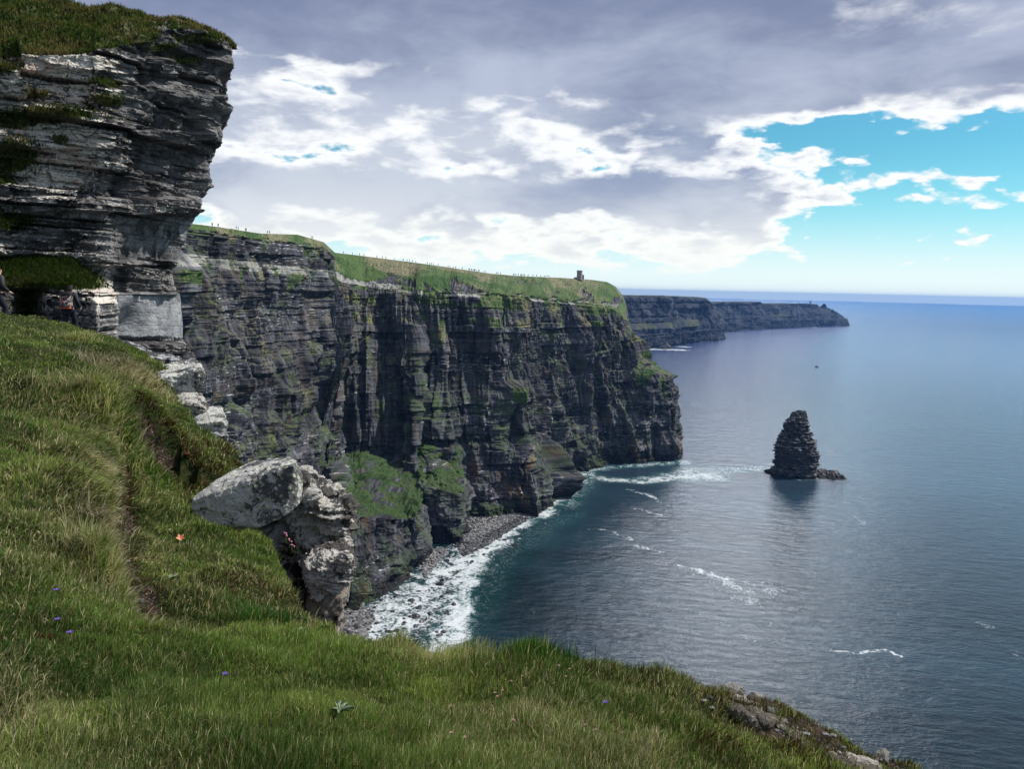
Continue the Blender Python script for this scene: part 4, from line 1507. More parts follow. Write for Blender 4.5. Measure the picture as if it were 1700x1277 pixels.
# sloping grass stance (u<155, v 428..480) and the block under it
st_w = sstep(Ulin, 178, 150)
edge_v = 475 + 0*Ulin
ramp = np.clip((Vc-np.interp(Ulin, [0, 60, 120, 155], [428, 424, 428, 452]))/(478-430), 0, 1)
stance = st_w*ramp*3.6
stance = stance*(1-0.0*Vc)
prof = np.where(st_w > 0.01, prof*(1-np.clip(ramp*1.5, 0, 1)*st_w)+stance, prof)
blk_r = np.exp(-(((Ulin-40)/22)**2))*sstep(Vc, 476, 486)
prof -= blk_r*1.6*st_w                                    # hollow left of the big block
prof -= 1.1*np.exp(-(((Ulin-205)/24)**2+((Vc-545)/32)**2))   # dark hollow under the overhanging hump
prof += 0.9*np.exp(-(((Ulin-158)/16)**2))*sstep(Vc, 470, 482)*sstep(Vc, 560, 520)
sl_ = np.cumsum(np.concatenate([[0], np.hypot(np.diff(Xc[:, 250]), np.diff(Ycol[:, 250]))]))
Sn = sl_[:, None]*np.ones_like(Zc)
smooth_zone = np.clip(sstep(Vc, 484, 492)*sstep(Ulin, 170, 184)*sstep(Vc, 566, 556) + 0.8*sstep(Vc, 356, 362)*sstep(Vc, 440, 430)*sstep(Ulin, 150, 185), 0, 1)
nA = fbm(Sn/3.0, Zc/2.0, 3.0, 4)
nB = fbm(Sn/0.9, Zc/0.55, 8.0, 4, 0.6)
nC = fbm(Sn/0.25, Zc/0.16, 12.0, 3, 0.6)
nJ = fbm(Sn/1.0, Zc/4.0, 22.0, 3, 0.6)
Bn1 = layers(H-14, H+26, 0.35, 1.5, 41)
Bn2 = layers(H-14, H+26, 0.07, 0.26, 42)
tilt = 0.03*Sn + 0.05*nA
la1, lb1, _ = blocks(Sn+0.4*nB, Zc+tilt, Bn1, 1.2, 4.0, 43)
la2, lb2, _ = blocks(Sn+0.25*nB, Zc+tilt+0.05*nC, Bn2, 0.25, 1.4, 44)
right_w = sstep(Ulin, 165, 215)

def bdist(z, bounds):
    L = np.clip(np.searchsorted(bounds, z), 1, len(bounds)-1)
    return np.minimum(np.abs(z-bounds[L]), np.abs(z-bounds[L-1]))


ck1 = sstep(bdist(Zc+tilt, Bn1), 0.055, 0.02)*sstep(nB+nA, -0.5, 0.0)
ck2 = sstep(bdist(Zc+tilt+0.05*nC, Bn2), 0.03, 0.01)*sstep(nB, -0.1, 0.2)*0.6
jv = np.abs(fbm(Sn/1.3+0.2*nB, Zc/3.0, 61.37, 2))
ck3 = sstep(jv, 0.02, 0.006)*sstep(nA, -0.2, 0.2)
crk = np.clip(np.maximum(np.maximum(ck1, ck2), ck3), 0, 1)*(1-0.9*smooth_zone)
dn = (-0.16*ck1-0.10*ck3+0.52*la1+0.66*lb1+0.10*la2+0.14*lb2+0.30*nA*1.4+0.13*nB+0.05*nC + 0.45*(np.abs(nJ)-.3)*right_w)
dn = dn*(1-0.93*smooth_zone)
# grass coverage patches (u, v, ru, rv)
vegm = np.zeros_like(Zc)
for (u, v, ru, rv) in [(18, 368, 42, 16), (75, 196, 85, 11), (10, 262, 55, 28), (172, 140, 26, 8), (175, 168, 26, 9), (100, 234, 16, 6), (20, 200, 50, 14), (5, 120, 30, 14), (60, 160, 26, 5),
                       (300, 100, 30, 7), (255, 78, 40, 9), (230, 60, 30, 14), (330, 62, 40, 10), (200, 60, 30, 18), (0, 300, 24, 10)]:
    vegm = np.maximum(vegm, np.exp(-(((Ulin-u)/ru)**2+((Vc-v)/rv)**2)**1.5))
stg = st_w*sstep(Vc, np.interp(Ulin, [0, 60, 120, 155], [424, 420, 426, 450]), np.interp(Ulin, [0, 60, 120, 155], [432, 428, 434, 458]))*sstep(Vc, 482, 475)
vegm = np.maximum(vegm, stg)
vegm = np.maximum(vegm, blk_r*st_w*0.8)
dn = dn*(1-0.75*stg) + vegm*(0.16+0.12*nB)
dn = dn + prof
dn *= sstep(Zc, zbot-1, zbot+1)*1.0
# direction: horizontal outward (towards -Y on the face, +X past the corner)
tcx, tcy = np.gradient(Xc[:, 300]), np.gradient(Ycol[:, 300])
nx_, ny_ = tcy, -tcx
ll = np.hypot(nx_, ny_)
nx_, ny_ = nx_/ll, ny_/ll
k_ = np.ones(31)/31
nx_ = np.convolve(np.pad(nx_, 15, mode='edge'), k_, 'valid')
ny_ = np.convolve(np.pad(ny_, 15, mode='edge'), k_, 'valid')
# near the corner the silhouette is already drawn; keep its stepped noise small
edgew = np.clip((tcol-0.80)/0.06, 0, 1)
dface = np.where(tcol > 0.80, dn*(1-edgew*0.75), dn)
Xf = Xc + nx_[:, None]*dface
Yf = Ycol + ny_[:, None]*dface
FACE = np.stack([Xf, Yf, Zc], -1)
# grass bank above the rim up to the crest
CR = np.array([(-420, -230, 7.0), (-110, -90, 7.5), (0, -48, 7.0), (60, -22, 6.6), (100, -3, 6.2), (125, 6, 5.6), (150, 13, 5.0), (170, 12, 4.6), (205, 13, 4.0), (225, 24, 3.4), (250, 31, 2.6), (290, 33, 2.2), (320, 42, 1.8), (350, 50, 1.3), (370, 60, 0.9), (384, 73, 0.5)], float)
ur = np.interp(tt, tk, [-420, -110, 0, 172, 383, 383, 383])
crv = np.interp(ur, CR[:, 0], CR[:, 1])
crd = np.interp(ur, CR[:, 0], CR[:, 2])
crest = np.array([PY(u, v, y+d_) for u, v, y, d_ in zip(ur, crv, np.minimum(Yt, YC), crd)])
crest[:, 1] += np.maximum(Yt-YC, 0)
crest[:, 0] = np.where(Yt > YC+1, FACE[:, 0, 0]-0.4, crest[:, 0])
crest[:, 2] -= np.maximum(Yt-YC-3, 0)*0.12
gb_ = []
for d_, dz_ in ((14, -0.8), (5, -0.2)):
    c2 = crest.copy()
    c2[:, 0] -= nx_*d_*0.6
    c2[:, 1] -= ny_*d_
    c2[:, 2] += dz_
    gb_.append(c2)
for k in range(NG):
    t = k/NG
    p = crest*(1-t)+FACE[:, 0]*t
    gb_.append(p)
BANK = np.stack(gb_, 1)
bn_ = fbm(BANK[..., 0]/1.4, BANK[..., 2]/1.0, 4.0, 4, 0.55)
bw = np.concatenate([[0, 0], sstep(np.arange(NG)/NG, 0.0, 0.12)*sstep(np.arange(NG)/NG, 1.0, 0.9)])
BANK[..., 2] += bw[None, :]*bn_*0.30*(0.35+0.65*sstep(ur, 384, 200))[:, None]
BANK[..., 1] -= bw[None, :]*bn_*0.25
nearP = np.concatenate([BANK, FACE], 1)
vb_ = np.ones(BANK.shape[:2])
vb_ *= (1-0.95*sstep(ur, 170, 300)[:, None]*sstep(fbm(BANK[..., 0]/0.9, BANK[..., 2]/0.25, 1.0, 4), -0.25, 0.1)*(np.arange(BANK.shape[1])/NG > 0.22))
vegn = np.concatenate([vb_, vegm], 1)
tone = 0.15+0.75*sstep(Ulin, 215, 120)*sstep(Vc, 325, 300) + 0.55*np.exp(-(((Ulin-150)/45)**2+((Vc-455)/35)**2)) + 0.45*np.exp(-(((Ulin-105)/30)**2+((Vc-415)/16)**2))
for (u, v, ru, rv) in [(20, 405, 30, 24), (30, 348, 22, 12), (95, 335, 35, 8), (230, 345, 50, 6), (180, 392, 18, 16), (120, 500, 60, 30), (160, 490, 25, 16), (240, 110, 30, 14), (130, 110, 110, 12), (130, 226, 80, 12), (120, 146, 60, 7),
                       (85, 315, 30, 16), (115, 285, 60, 25), (300, 80, 30, 6), (305, 145, 14, 9), (200, 265, 40, 40), (225, 530, 25, 15)]:
    tone += 0.38*np.exp(-(((Ulin-u)/ru)**2+((Vc-v)/rv)**2)**1.2)
tone -= 0.30*right_w*sstep(Vc, 330, 290)
tone = np.where(smooth_zone > 0.4, -0.15, tone)
pale = np.clip(smooth_zone*sstep(Vc, 484, 492), 0, 1)
pale = np.maximum(pale, 0.9*sstep(Ulin, 262, 268)*sstep(Vc, 366, 370)*sstep(Vc, 442, 436)*(0.5+0.5*np.sign(nJ)))
tone = np.concatenate([np.zeros(BANK.shape[:2]), tone], 1)
crk = np.concatenate([np.zeros(BANK.shape[:2]), crk], 1)
pale = np.concatenate([np.zeros(BANK.shape[:2]), pale], 1)
near = link('cliff', grid_mesh('cliff', nearP, {'veg': vegn, 'tone': tone, 'pale': pale, 'crk': crk}, False), MAT_ROCK)
tag(near, kind='structure')

# ================================================================== foreground ground
def gp(u, v, z):
    p = PZ(u, v, H+z)
    return (p[0], p[1], z)


CP = [gp(*a) for a in [
    (0, 1277, -1.70), (300, 1277, -1.75), (600, 1277, -1.82), (850, 1277, -1.95), (1100, 1277, -2.2), (1300, 1277, -2.55),
    (0, 1130, -1.68), (0, 1000, -1.66), (150, 1050, -1.78), (300, 1120, -1.9), (400, 1100, -2.0), (700, 1150, -2.15), (900, 1180, -2.15), (1050, 1190, -2.3), (560, 1110, -2.18),
    (0, 900, -1.60), (0, 850, -1.58), (120, 900, -1.66), (160, 960, -1.80), (60, 800, -1.52), (0, 720, -1.50), (120, 770, -1.58), (150, 840, -1.62), (0, 640, -1.45), (120, 670, -1.52), (60, 590, -1.42),
    (165, 650, -1.45), (215, 625, -1.40), (240, 650, -1.62), (130, 610, -1.50), (200, 605, -1.72), (260, 610, -1.95), (300, 628, -2.3), (300, 655, -2.45), (265, 640, -2.1), (270, 670, -2.4), (330, 690, -2.7), (290, 685, -2.5),
    (0, 560, -1.33), (0, 528, -1.20), (60, 535, -1.28), (110, 547, -1.40), (180, 572, -1.80),
    (215, 720, -2.25), (300, 705, -2.45), (260, 730, -2.45), (300, 770, -2.55), (340, 735, -2.6), (365, 745, -2.7), (250, 800, -2.42), (300, 840, -2.45), (200, 800, -2.15), (215, 870, -2.15), (300, 900, -2.40), (250, 950, -2.12),
    (220, 1000, -2.02), (330, 960, -2.35), (400, 960, -2.55), (400, 900, -2.75), (450, 960, -2.75), (500, 1030, -2.62), (450, 1040, -2.35), (480, 1010, -2.6), (330, 1010, -2.15),
    (1500, 1277, -2.95), (1400, 1250, -2.85), (1250, 1175, -2.62), (1130, 1130, -2.6), (1000, 1108, -2.5), (870, 1085, -2.42), (750, 1078, -2.42), (640, 1068, -2.42), (560, 1050, -2.55)]]
CP += [(-9, 1, -1.3), (-6, -3, -1.3), (0, -3, -1.6), (3, -2, -2.2), (4, 1, -2.9), (-1, 0.8, -1.62), (1.5, 1, -1.95), (-14, 8, -0.9), (-20, 16, -0.4), (-22, 24, 0.0), (-3, 1.5, -1.5), (-5, 3.5, -1.4)]
CP = np.array(CP)


def plog(x, y):
    return np.stack([np.arctan2(x, y+2.5)*1.0, np.log(np.hypot(x, y+2.5)+0.5)], -1)


Kc = plog(CP[:, 0], CP[:, 1])


def tps(r2):
    return np.where(r2 > 1e-12, 0.5*r2*np.log(r2+1e-12), 0)


A_ = tps(((Kc[:, None]-Kc[None])**2).sum(-1)) + np.eye(len(Kc))*0.0006
Pm = np.concatenate([np.ones((len(Kc), 1)), Kc], 1)
Mx = np.zeros((len(Kc)+3, len(Kc)+3))
Mx[:len(Kc), :len(Kc)] = A_
Mx[:len(Kc), len(Kc):] = Pm
Mx[len(Kc):, :len(Kc)] = Pm.T
sol = np.linalg.solve(Mx, np.concatenate([CP[:, 2], np.zeros(3)]))

EDGE = [gp(*a) for a in [(1700, 1420, -3.2), (1500, 1279, -2.95), (1400, 1255, -2.85), (1330, 1215, -2.75), (1250, 1178, -2.62), (1130, 1134, -2.6), (1000, 1114, -2.5), (870, 1090, -2.42), (750, 1082, -2.42), (640, 1072, -2.42), (560, 1052, -2.55), (500, 1008, -2.75),
                         (470, 940, -2.9), (440, 880, -2.95), (412, 800, -2.9), (388, 752, -2.8), (345, 735, -2.75), (318, 705, -2.6), (296, 670, -2.45), (285, 640, -2.25), (282, 610, -2.05), (250, 588, -1.95), (180, 566, -1.8), (110, 546, -1.45), (50, 532, -1.28), (0, 526, -1.2), (-150, 515, -0.9), (-400, 500, -0.6)]]
EDGE = np.array([(6.5, -4, -3.5), (5.2, 0, -3.3)]+EDGE)
eth = np.arctan2(EDGE[:, 0], EDGE[:, 1])
er = np.hypot(EDGE[:, 0], EDGE[:, 1])
o_ = np.argsort(eth)
eth, er = eth[o_], er[o_]


def edge_r(th):
    return np.exp(np.interp(th, eth, np.log(er)))


# turf step between the upper turf and the lower shelf (pixel polyline on the upper lip)
LIP = np.array([gp(*a)[:2] for a in [(265, 668, -1.7), (235, 650, -1.55), (180, 668, -1.5), (183, 705, -1.55), (175, 760, -1.58), (168, 830, -1.62), (175, 890, -1.68), (190, 950, -1.78), (215, 1000, -1.88)]])


def lip_dist(X, Y):
    best = np.full(X.shape, 1e9)
    side = np.zeros(X.shape)
    for (x0, y0), (x1, y1) in zip(LIP[:-1], LIP[1:]):
        dx_, dy_ = x1-x0, y1-y0
        t = np.clip(((X-x0)*dx_+(Y-y0)*dy_)/(dx_*dx_+dy_*dy_), 0, 1)
        d_ = np.hypot(X-x0-t*dx_, Y-y0-t*dy_)
        cr_ = (X-x0)*dy_-(Y-y0)*dx_
        k = d_ < best
        best = np.where(k, d_, best)
        side = np.where(k, np.sign(cr_), side)
    return best*(-side)                                   # + on the shelf side


def ground_z(X, Y, detail=True):
    q = plog(X.ravel(), Y.ravel())
    z = np.empty(len(q))
    for i in range(0, len(q), 40000):
        qq = q[i:i+40000]
        z[i:i+40000] = tps(((qq[:, None]-Kc[None])**2).sum(-1))@sol[:len(Kc)] + sol[-3] + qq@sol[-2:]
    z = z.reshape(X.shape)
    th = np.arctan2(X, Y)
    r_ = np.hypot(X, Y)
    er_ = edge_r(th) + 0.12*perlin(th*14, 0.3, 2.2)*np.clip(r_/8, 0.3, 1.5)
    over = np.maximum(r_-er_, 0)
    sc_ = np.clip(er_/9, 0.5, 2.4)
    z = z - np.minimum(0.9*over**1.5/np.sqrt(sc_), 0.9*over**1.5) - 2.2*np.maximum(over-0.5*sc_, 0)
    ld = lip_dist(X, Y)
    lm = np.exp(-np.maximum(np.abs(ld)-0.9, 0)**2/0.3)
    far_ = sstep(Y, 3.5, 6)
    z = z + far_*(-0.48*sstep(ld, 0.02, 0.14)*np.exp(-np.maximum(ld, 0)/0.8) + 0.12*np.exp(-(np.minimum(ld, 0)/0.35)**2)*(ld < 0.02))
    if detail:
        z = z + (0.12*fbm(X/0.8, Y/0.8, 0.5, 3)+0.08*np.abs(fbm(X/1.7, Y/1.7, 7.5, 3)))*np.clip(r_/5, 0.4, 1.5) + 0.022*fbm(X/0.2, Y/0.2, 2.5, 2)
    return z, er_, ld


nth, nr = 900, 620
th = np.linspace(R(-80), R(105), nth)
rrad = np.exp(np.linspace(np.log(0.9), np.log(60), nr))
TH, RR = np.meshgrid(th, rrad, indexing='ij')
GX, GY = RR*np.sin(TH), RR*np.cos(TH)
GZ, ER, LD = ground_z(GX, GY)
GZ = np.maximum(GZ, -60)
keepm = (GZ[:-1, :-1] > -59) & (RR[:-1, :-1] < 46)
bare = np.zeros_like(GX)
bare = np.maximum(bare, sstep(LD, 0.0, 0.06)*sstep(LD, 0.34, 0.12)*sstep(GY, 4.5, 6)*(0.65+0.5*perlin(GX*1.3, GY*1.3, 5.0)))
bare = np.maximum(bare, sstep(RR-ER, 0.05, 0.3)*0.9)
def hit(u, v, tmax=45.0):
    t = np.exp(np.linspace(np.log(1.5), np.log(tmax), 1500))
    dd_ = ray(u, v)
    X, Y, Z = dd_[0]*t/dd_[1], t, dd_[2]*t/dd_[1]
    g_ = ground_z(X, Y, False)[0]
    k = np.argmax(Z < g_)
    return np.array([X[k], Y[k], g_[k]])


BARE_PX = [(225, 985, 0.20), (222, 960, 0.14), (1210, 1166, 0.14), (1256, 1186, 0.17), (1280, 1226, .13), (1330, 1236, 0.12), (1356, 1240, 0.14), (1398, 1272, 0.16), (385, 782, 0.22), (232, 700, 0.2), (290, 702, 0.15), (1170, 1150, 0.1), (1460, 1272, .15)]
BARE_PT = [(hit(u, v), r_) for u, v, r_ in BARE_PX]
for (p, r_) in BARE_PT:
    bare = np.maximum(bare, np.exp(-(((GX-p[0])**2+(GY-p[1])**2)/r_**2)))
gnd = link('ground', grid_mesh('ground', np.stack([GX, GY, GZ+H], -1), {'bare': bare}, True, keepm, flip=True), MAT_SOIL)
tag(gnd, kind='structure')

# plain turf continuing behind the viewer
bx, by = np.meshgrid(np.linspace(-40, 7, 60), np.linspace(-30, 2.2, 50), indexing='ij')
bz, ber, bld = ground_z(bx, by, False)
rb_ = np.hypot(bx, by)
bz = np.where((by < 0), -1.5+0.0*bx, bz) - 0.25


# ================================================================== grass
def blade_mesh(name, pos, hgt, wid, dirv, lean, colr, seed=0, seg=3):
    """pos N3, hgt N, wid N, dirv N2 lean direction, lean N (0..1.5), colr N3"""
    N = len(pos)
    r_ = np.random.default_rng(seed)
    face = r_.uniform(0, PI, N)
    sx_, sy_ = np.cos(face)*wid*0.5, np.sin(face)*wid*0.5
    rowsv = []
    ts = np.linspace(0, 1, seg+1)
    for i, t in enumerate(ts):
        ang = lean*t**1.0
        # arc of bending
        h_ = hgt*np.where(lean > 1e-3, np.sin(ang)/np.maximum(lean, 1e-3), t)
        o_ = hgt*np.where(lean > 1e-3, (1-np.cos(ang))/np.maximum(lean, 1e-3), 0)
        c_ = np.stack([pos[:, 0]+dirv[:, 0]*o_, pos[:, 1]+dirv[:, 1]*o_, pos[:, 2]+h_], -1)
        wv = (1-0.45*t)
        if i < seg:
            rowsv.append(c_+np.stack([sx_*wv, sy_*wv, 0*sx_], -1))
            rowsv.append(c_-np.stack([sx_*wv, sy_*wv, 0*sx_], -1))
        else:
            rowsv.append(c_)
    nv = 2*seg+1
    Vv = np.stack(rowsv, 1).reshape(-1, 3)
    base = (np.arange(N)*nv)[:, None]
    quads = []
    for i in range(seg-1):
        quads.append(base+np.array([[2*i, 2*i+1, 2*i+3, 2*i+2]]))
    q = np.stack(quads, 1).reshape(-1, 4)
    t_ = (base+np.array([[2*seg-2, 2*seg-1, 2*seg]])).reshape(-1, 3)
    fl = np.concatenate([q.ravel(), t_.ravel()])
    lt = np.concatenate([np.full(len(q), 4), np.full(len(t_), 3)])
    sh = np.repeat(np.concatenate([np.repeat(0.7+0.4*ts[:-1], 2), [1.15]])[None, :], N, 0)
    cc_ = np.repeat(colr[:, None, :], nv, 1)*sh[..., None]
    me = bpy.data.meshes.new(name)
    me.vertices.add(len(Vv))
    me.vertices.foreach_set('co', Vv.astype(np.float32).ravel())
    me.loops.add(len(fl))
    me.loops.foreach_set('vertex_index', fl.astype(np.int32))
    me.polygons.add(len(lt))
    me.polygons.foreach_set('loop_start', np.concatenate([[0], np.cumsum(lt)[:-1]]).astype(np.int32))
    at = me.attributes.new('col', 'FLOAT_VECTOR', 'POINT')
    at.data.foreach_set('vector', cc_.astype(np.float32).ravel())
    me.update(calc_edges=True)
    return link(name, me, MAT_GRASS)


GREEN = np.array([0.145, 0.230, 0.050])
DEEP = np.array([0.052, 0.105, 0.026])
LIME = np.array([0.26, 0.335, 0.09])
STRAW = np.array([0.46, 0.41, 0.25])
OLIVE = np.array([0.165, 0.155, 0.065])
BROWN = np.array([0.075, 0.045, 0.026])
PALE = np.array([0.60, 0.54, 0.40])


def blade_colors(X, Y, dry, rg):
    N = len(X)
    f1 = perlin(X*0.55, Y*0.55, 3.0)+0.5*perlin(X*1.7, Y*1.7, 8.0)
    f2 = perlin(X*0.8+9, Y*0.8, 6.0)+0.6*perlin(X*2.6, Y*2.6, 1.0)
    t = np.clip(0.45+1.5*f1+0.25*rg.normal(size=N), 0, 1)[:, None]
    c = DEEP*(1-t)+GREEN*t
    t2 = np.clip(f2*1.5-0.15+0.35*rg.normal(size=N), 0, 1)[:, None]
    c = c*(1-t2)+LIME*t2
    k = rg.random(N)
    pd = np.clip(0.10+dry, 0, 0.95)
    pd = pd*0.75
    c = np.where((k < pd)[:, None], STRAW*rg.uniform(0.6, 1.25, (N, 1)), c)
    c = np.where(((k > pd) & (k < pd+0.16+0.3*dry))[:, None], OLIVE*rg.uniform(0.7, 1.3, (N, 1)), c)
    return c*rg.uniform(0.6, 1.4, (N, 1))


rg = np.random.default_rng(2024)
# dry patches: pixel centre, plan radius, dryness
DRY = [(hit(u, v), r_, d_) for (u, v, z, r_, d_) in [
    (215, 635, -1.45, 1.1, .55), (250, 640, -1.6, 0.8, .5), (150, 690, -1.5, 1.4, .35), (170, 730, -1.55, 0.9, .4), (165, 800, -1.6, 0.6, .55), (170, 880, -1.65, 0.5, .6), (130, 930, -1.75, .5, .45), (60, 860, -1.6, 1.0, .2), (40, 930, -1.66, .6, .3),
    (420, 985, -2.45, .5, .45), (500, 1030, -2.6, .5, .5), (380, 1000, -2.3, .5, .35), (640, 1080, -2.4, .5, .5), (750, 1090, -2.4, .5, .55), (820, 1100, -2.4, .4, .3), (1180, 1180, -2.5, .6, .35), (960, 1250, -2.1, .6, .35), (820, 1230, -2.0, .4, .3), (300, 740, -2.5, 1.5, .2), (330, 1000, -2.2, .5, .3),
    (100, 570, -1.4, 2, .2), (130, 1277, -1.7, .4, .2), (1050, 1150, -2.5, .5, .2), (240, 930, -2.1, 0.5, .4)]]
HEATH = [(hit(u, v), r_) for (u, v, z, r_) in [(1075, 1135, -2.5, .35), (1140, 1150, -2.55, .4), (1250, 1200, -2.6, .35), (1330, 1250, -2.7, .4), (1400, 1275, -2.8, .3), (1180, 1220, -2.4, .25), (1200, 1265, -2.4, .3), (380, 765, -2.7, .9), (345, 790, -2.6, .7), (325, 810, -2.5, .5),
                                                 (310, 760, -2.55, .6), (420, 790, -2.75, .5), (450, 985, -2.75, .45), (90, 1075, -1.8, .25), (230, 690, -2.2, .7), (400, 990, -2.45, .35), (1000, 1125, -2.5, .2)]]


def scatter(N, th0, th1, r0, r1, pw, rg):
    th_ = rg.uniform(th0, th1, N)
    a = rg.random(N)
    r_ = np.exp(np.log(r0)+a**pw*(np.log(r1)-np.log(r0)))
    return r_*np.sin(th_), r_*np.cos(th_), th_, r_


def make_grass(N, th0, th1, r0, r1, seed, hs=1.0, pw=1.0):
    rg = np.random.default_rng(seed)
    X, Y, th_, r_ = scatter(N, th0, th1, r0, r1, pw, rg)
    Z, E, L = ground_z(X, Y)
    ok = (r_ < E+0.10*np.clip(E/9, .5, 2))
    pb = np.zeros(N)
    pb = np.maximum(pb, sstep(L, 0.02, 0.08)*sstep(L, 0.30, 0.10)*sstep(Y, 4.5, 6)*(0.85+0.4*perlin(X*1.3, Y*1.3, 5.0)))
    for (p, rr0) in BARE_PT:
        pb = np.maximum(pb, 1.2*np.exp(-(((X-p[0])**2+(Y-p[1])**2)/rr0**2)))
    ok &= rg.random(N) > pb*0.80
    X, Y, Z, r_, L, E, pb = X[ok], Y[ok], Z[ok], r_[ok], L[ok], E[ok], pb[ok]
    n_b = len(X)
    dry = np.zeros(n_b)
    for (p, rad, dv) in DRY:
        dry = np.maximum(dry, dv*np.exp(-((X-p[0])**2+(Y-p[1])**2)/rad**2))
    dry = np.maximum(dry, 0.48*np.clip(perlin(X*0.9, Y*0.9, 33.3)+0.6*perlin(X*2.9, Y*2.9, 3.3)-0.12, 0, 1))
    heath = np.zeros(n_b)
    for (p, rad) in HEATH:
        heath = np.maximum(heath, np.exp(-(((X-p[0])**2+(Y-p[1])**2)/rad**2)))
    heath = heath*(0.75+0.5*perlin(X*4, Y*4, 1.3))
    heath = np.maximum(heath, sstep(perlin(X*1.6, Y*1.6, 44.4)+0.5*perlin(X*5, Y*5, 4.3), 0.42, 0.75)*0.55)
    c = blade_colors(X, Y, dry, rg)
    rim = sstep(E-r_, 0.55, 0.1)*sstep(X, 0.8, 1.3)
    heath = np.maximum(heath, np.maximum(np.minimum(pb*1.6, 0.95), rim*0.75))
    isH = rg.random(n_b) < heath*0.9
    c = np.where(isH[:, None], BROWN*rg.uniform(0.35, 1.5, (n_b, 1))*np.array([1, .95, .9]), c)
    clump = np.clip(0.5+0.7*perlin(X*1.9, Y*1.9, 11.0)+0.5*perlin(X*5, Y*5, 17.0), 0.05, 1.5)
    short = sstep(X*0.55+Y*0.2, -2.4, -0.6)                # shorter cropped turf on the left foreground
    h_ = (0.030+0.055*clump)*hs*(0.75+0.40*short)*rg.uniform(0.55, 1.4, n_b)*np.clip(r_/8, 0.85, 1.05)
    h_ = h_*(1+0.7*dry)
    h_ = np.where(isH, h_*0.7, h_)
    w_ = np.maximum(0.0024, 0.00095*r_)*rg.uniform(0.7, 1.3, n_b)
    broad = rg.random(n_b) < 0.035
    w_ = np.where(broad, w_*3.4, w_)
    h_ = np.where(broad, h_*0.6, h_)
    base_dir = 0.6+0.8*perlin(X*0.6, Y*0.6, 21.0)*2
    leftl = sstep(X, -0.5, -2.5)
    base_dir = base_dir*(1-0.5*leftl)+(-0.15)*leftl
    a_ = base_dir+rg.normal(size=n_b)*1.25
    # tufts hang over the lip
    nearlip = np.exp(-(L/0.35)**2)*sstep(Y, 4.5, 6)
    a_ = a_*(1-0.7*nearlip)+(-0.3)*0.7*nearlip
    h_ = h_*(1+0.9*nearlip*(L < 0.1))
    dv = np.stack([np.cos(a_), np.sin(a_)], -1)
    ln = np.clip(0.70+0.55*rg.normal(size=n_b)+0.35*leftl+1.1*nearlip+0.35*dry, 0.02, 2.1)
    return blade_mesh('grass', np.stack([X, Y, Z+H-0.008], -1), h_, w_, dv, ln, c, seed)


g1 = make_grass(780000, R(-40), R(36), 2.2, 13, 1, 1.0, 0.9)
tag(g1, 'thick windblown green turf grass in the foreground, mixed with straw blades', 'grass', None, 'stuff')
g2 = make_grass(200000, R(-40), R(-14), 9, 30, 2, 1.1, 0.8)
tag(g2, 'farther grass slope on the left leading to the hikers', 'grass', None, 'stuff')


def tuft(name, u, v, z, rad, nb, hgt, colf, seed, lean=0.9, adir=-0.4, spread=1.0, label=None):
    rg = np.random.default_rng(seed)
    p = hit(u, v)
    a = rg.uniform(0, 2*PI, nb)
    q = rad*0.55*np.abs(rg.normal(size=nb))
    X, Y = p[0]+q*np.cos(a), p[1]+q*np.sin(a)
    Z, _, _ = ground_z(X, Y)
    aa_ = adir+rg.normal(size=nb)*spread
    dv = np.stack([np.cos(aa_), np.sin(aa_)], -1)
    dist_ = math.hypot(p[0], p[1])
    c = colf(rg, nb)
    o = blade_mesh(name, np.stack([X, Y, Z+H-0.01], -1), hgt*rg.uniform(0.5, 1.25, nb), max(0.003, 0.0011*dist_)*rg.uniform(.7, 1.3, nb), dv, np.clip(lean+0.4*rg.normal(size=nb), .05, 2.3), c, seed)
    tag(o, label, 'grass tuft')
    return o


cpale = lambda rg, n_: PALE*rg.uniform(0.45, 1.15, (n_, 1))
cpale2 = lambda rg, n_: np.where((rg.random(n_) < 0.62)[:, None], PALE*rg.uniform(0.35, 1.1, (n_, 1)), OLIVE*rg.uniform(.4, 1.4, (n_, 1)))
cdry = lambda rg, n_: np.where((rg.random(n_) < 0.6)[:, None], STRAW*rg.uniform(.5, 1.3, (n_, 1)), GREEN*rg.uniform(.6, 1.4, (n_, 1)))
cgrn = lambda rg, n_: np.where((rg.random(n_) < 0.12)[:, None], STRAW*rg.uniform(.5, 1.0, (n_, 1)), np.array([0.035, 0.095, 0.018])*rg.uniform(.55, 1.5, (n_, 1)))
tuft('grass_tuft', 205, 634, -1.42, .62, 5200, .32, cpale2, 51, 1.5, -0.6, .7, 'largest bleached hair grass tuft on the lip of the turf step')
tuft('grass_tuft', 160, 664, -1.48, .6, 2600, .30, cdry, 52, 1.3, -0.5, .8, 'straw coloured tuft left of the largest bleached tuft')
tuft('grass_tuft', 240, 650, -1.6, .35, 1400, .24, cpale2, 53, 1.4, -0.5, .7, 'bleached tuft above the dark green hollow, beside the lichened slab')
tuft('grass_tuft', 168, 790, -1.6, .16, 900, .22, cpale2, 54, 1.5, -0.4, .6, 'pale drooping tuft halfway down the turf step')
tuft('grass_tuft', 172, 876, -1.65, .16, 900, .20, cpale2, 55, 1.5, -0.5, .6, 'lowest pale drooping tuft of the turf step, nearest the viewer')
tuft('grass_tuft', 165, 935, -1.76, .22, 1100, .22, cdry, 56, 1.0, -0.6, .8, 'yellowish tuft beside the small bare patch of earth')
tuft('grass_tuft', 430, 1035, -2.35, .30, 3000, .17, cgrn, 57, .5, 0.5, 1.4, 'lush dark green tuft on the near bank below the boulder')
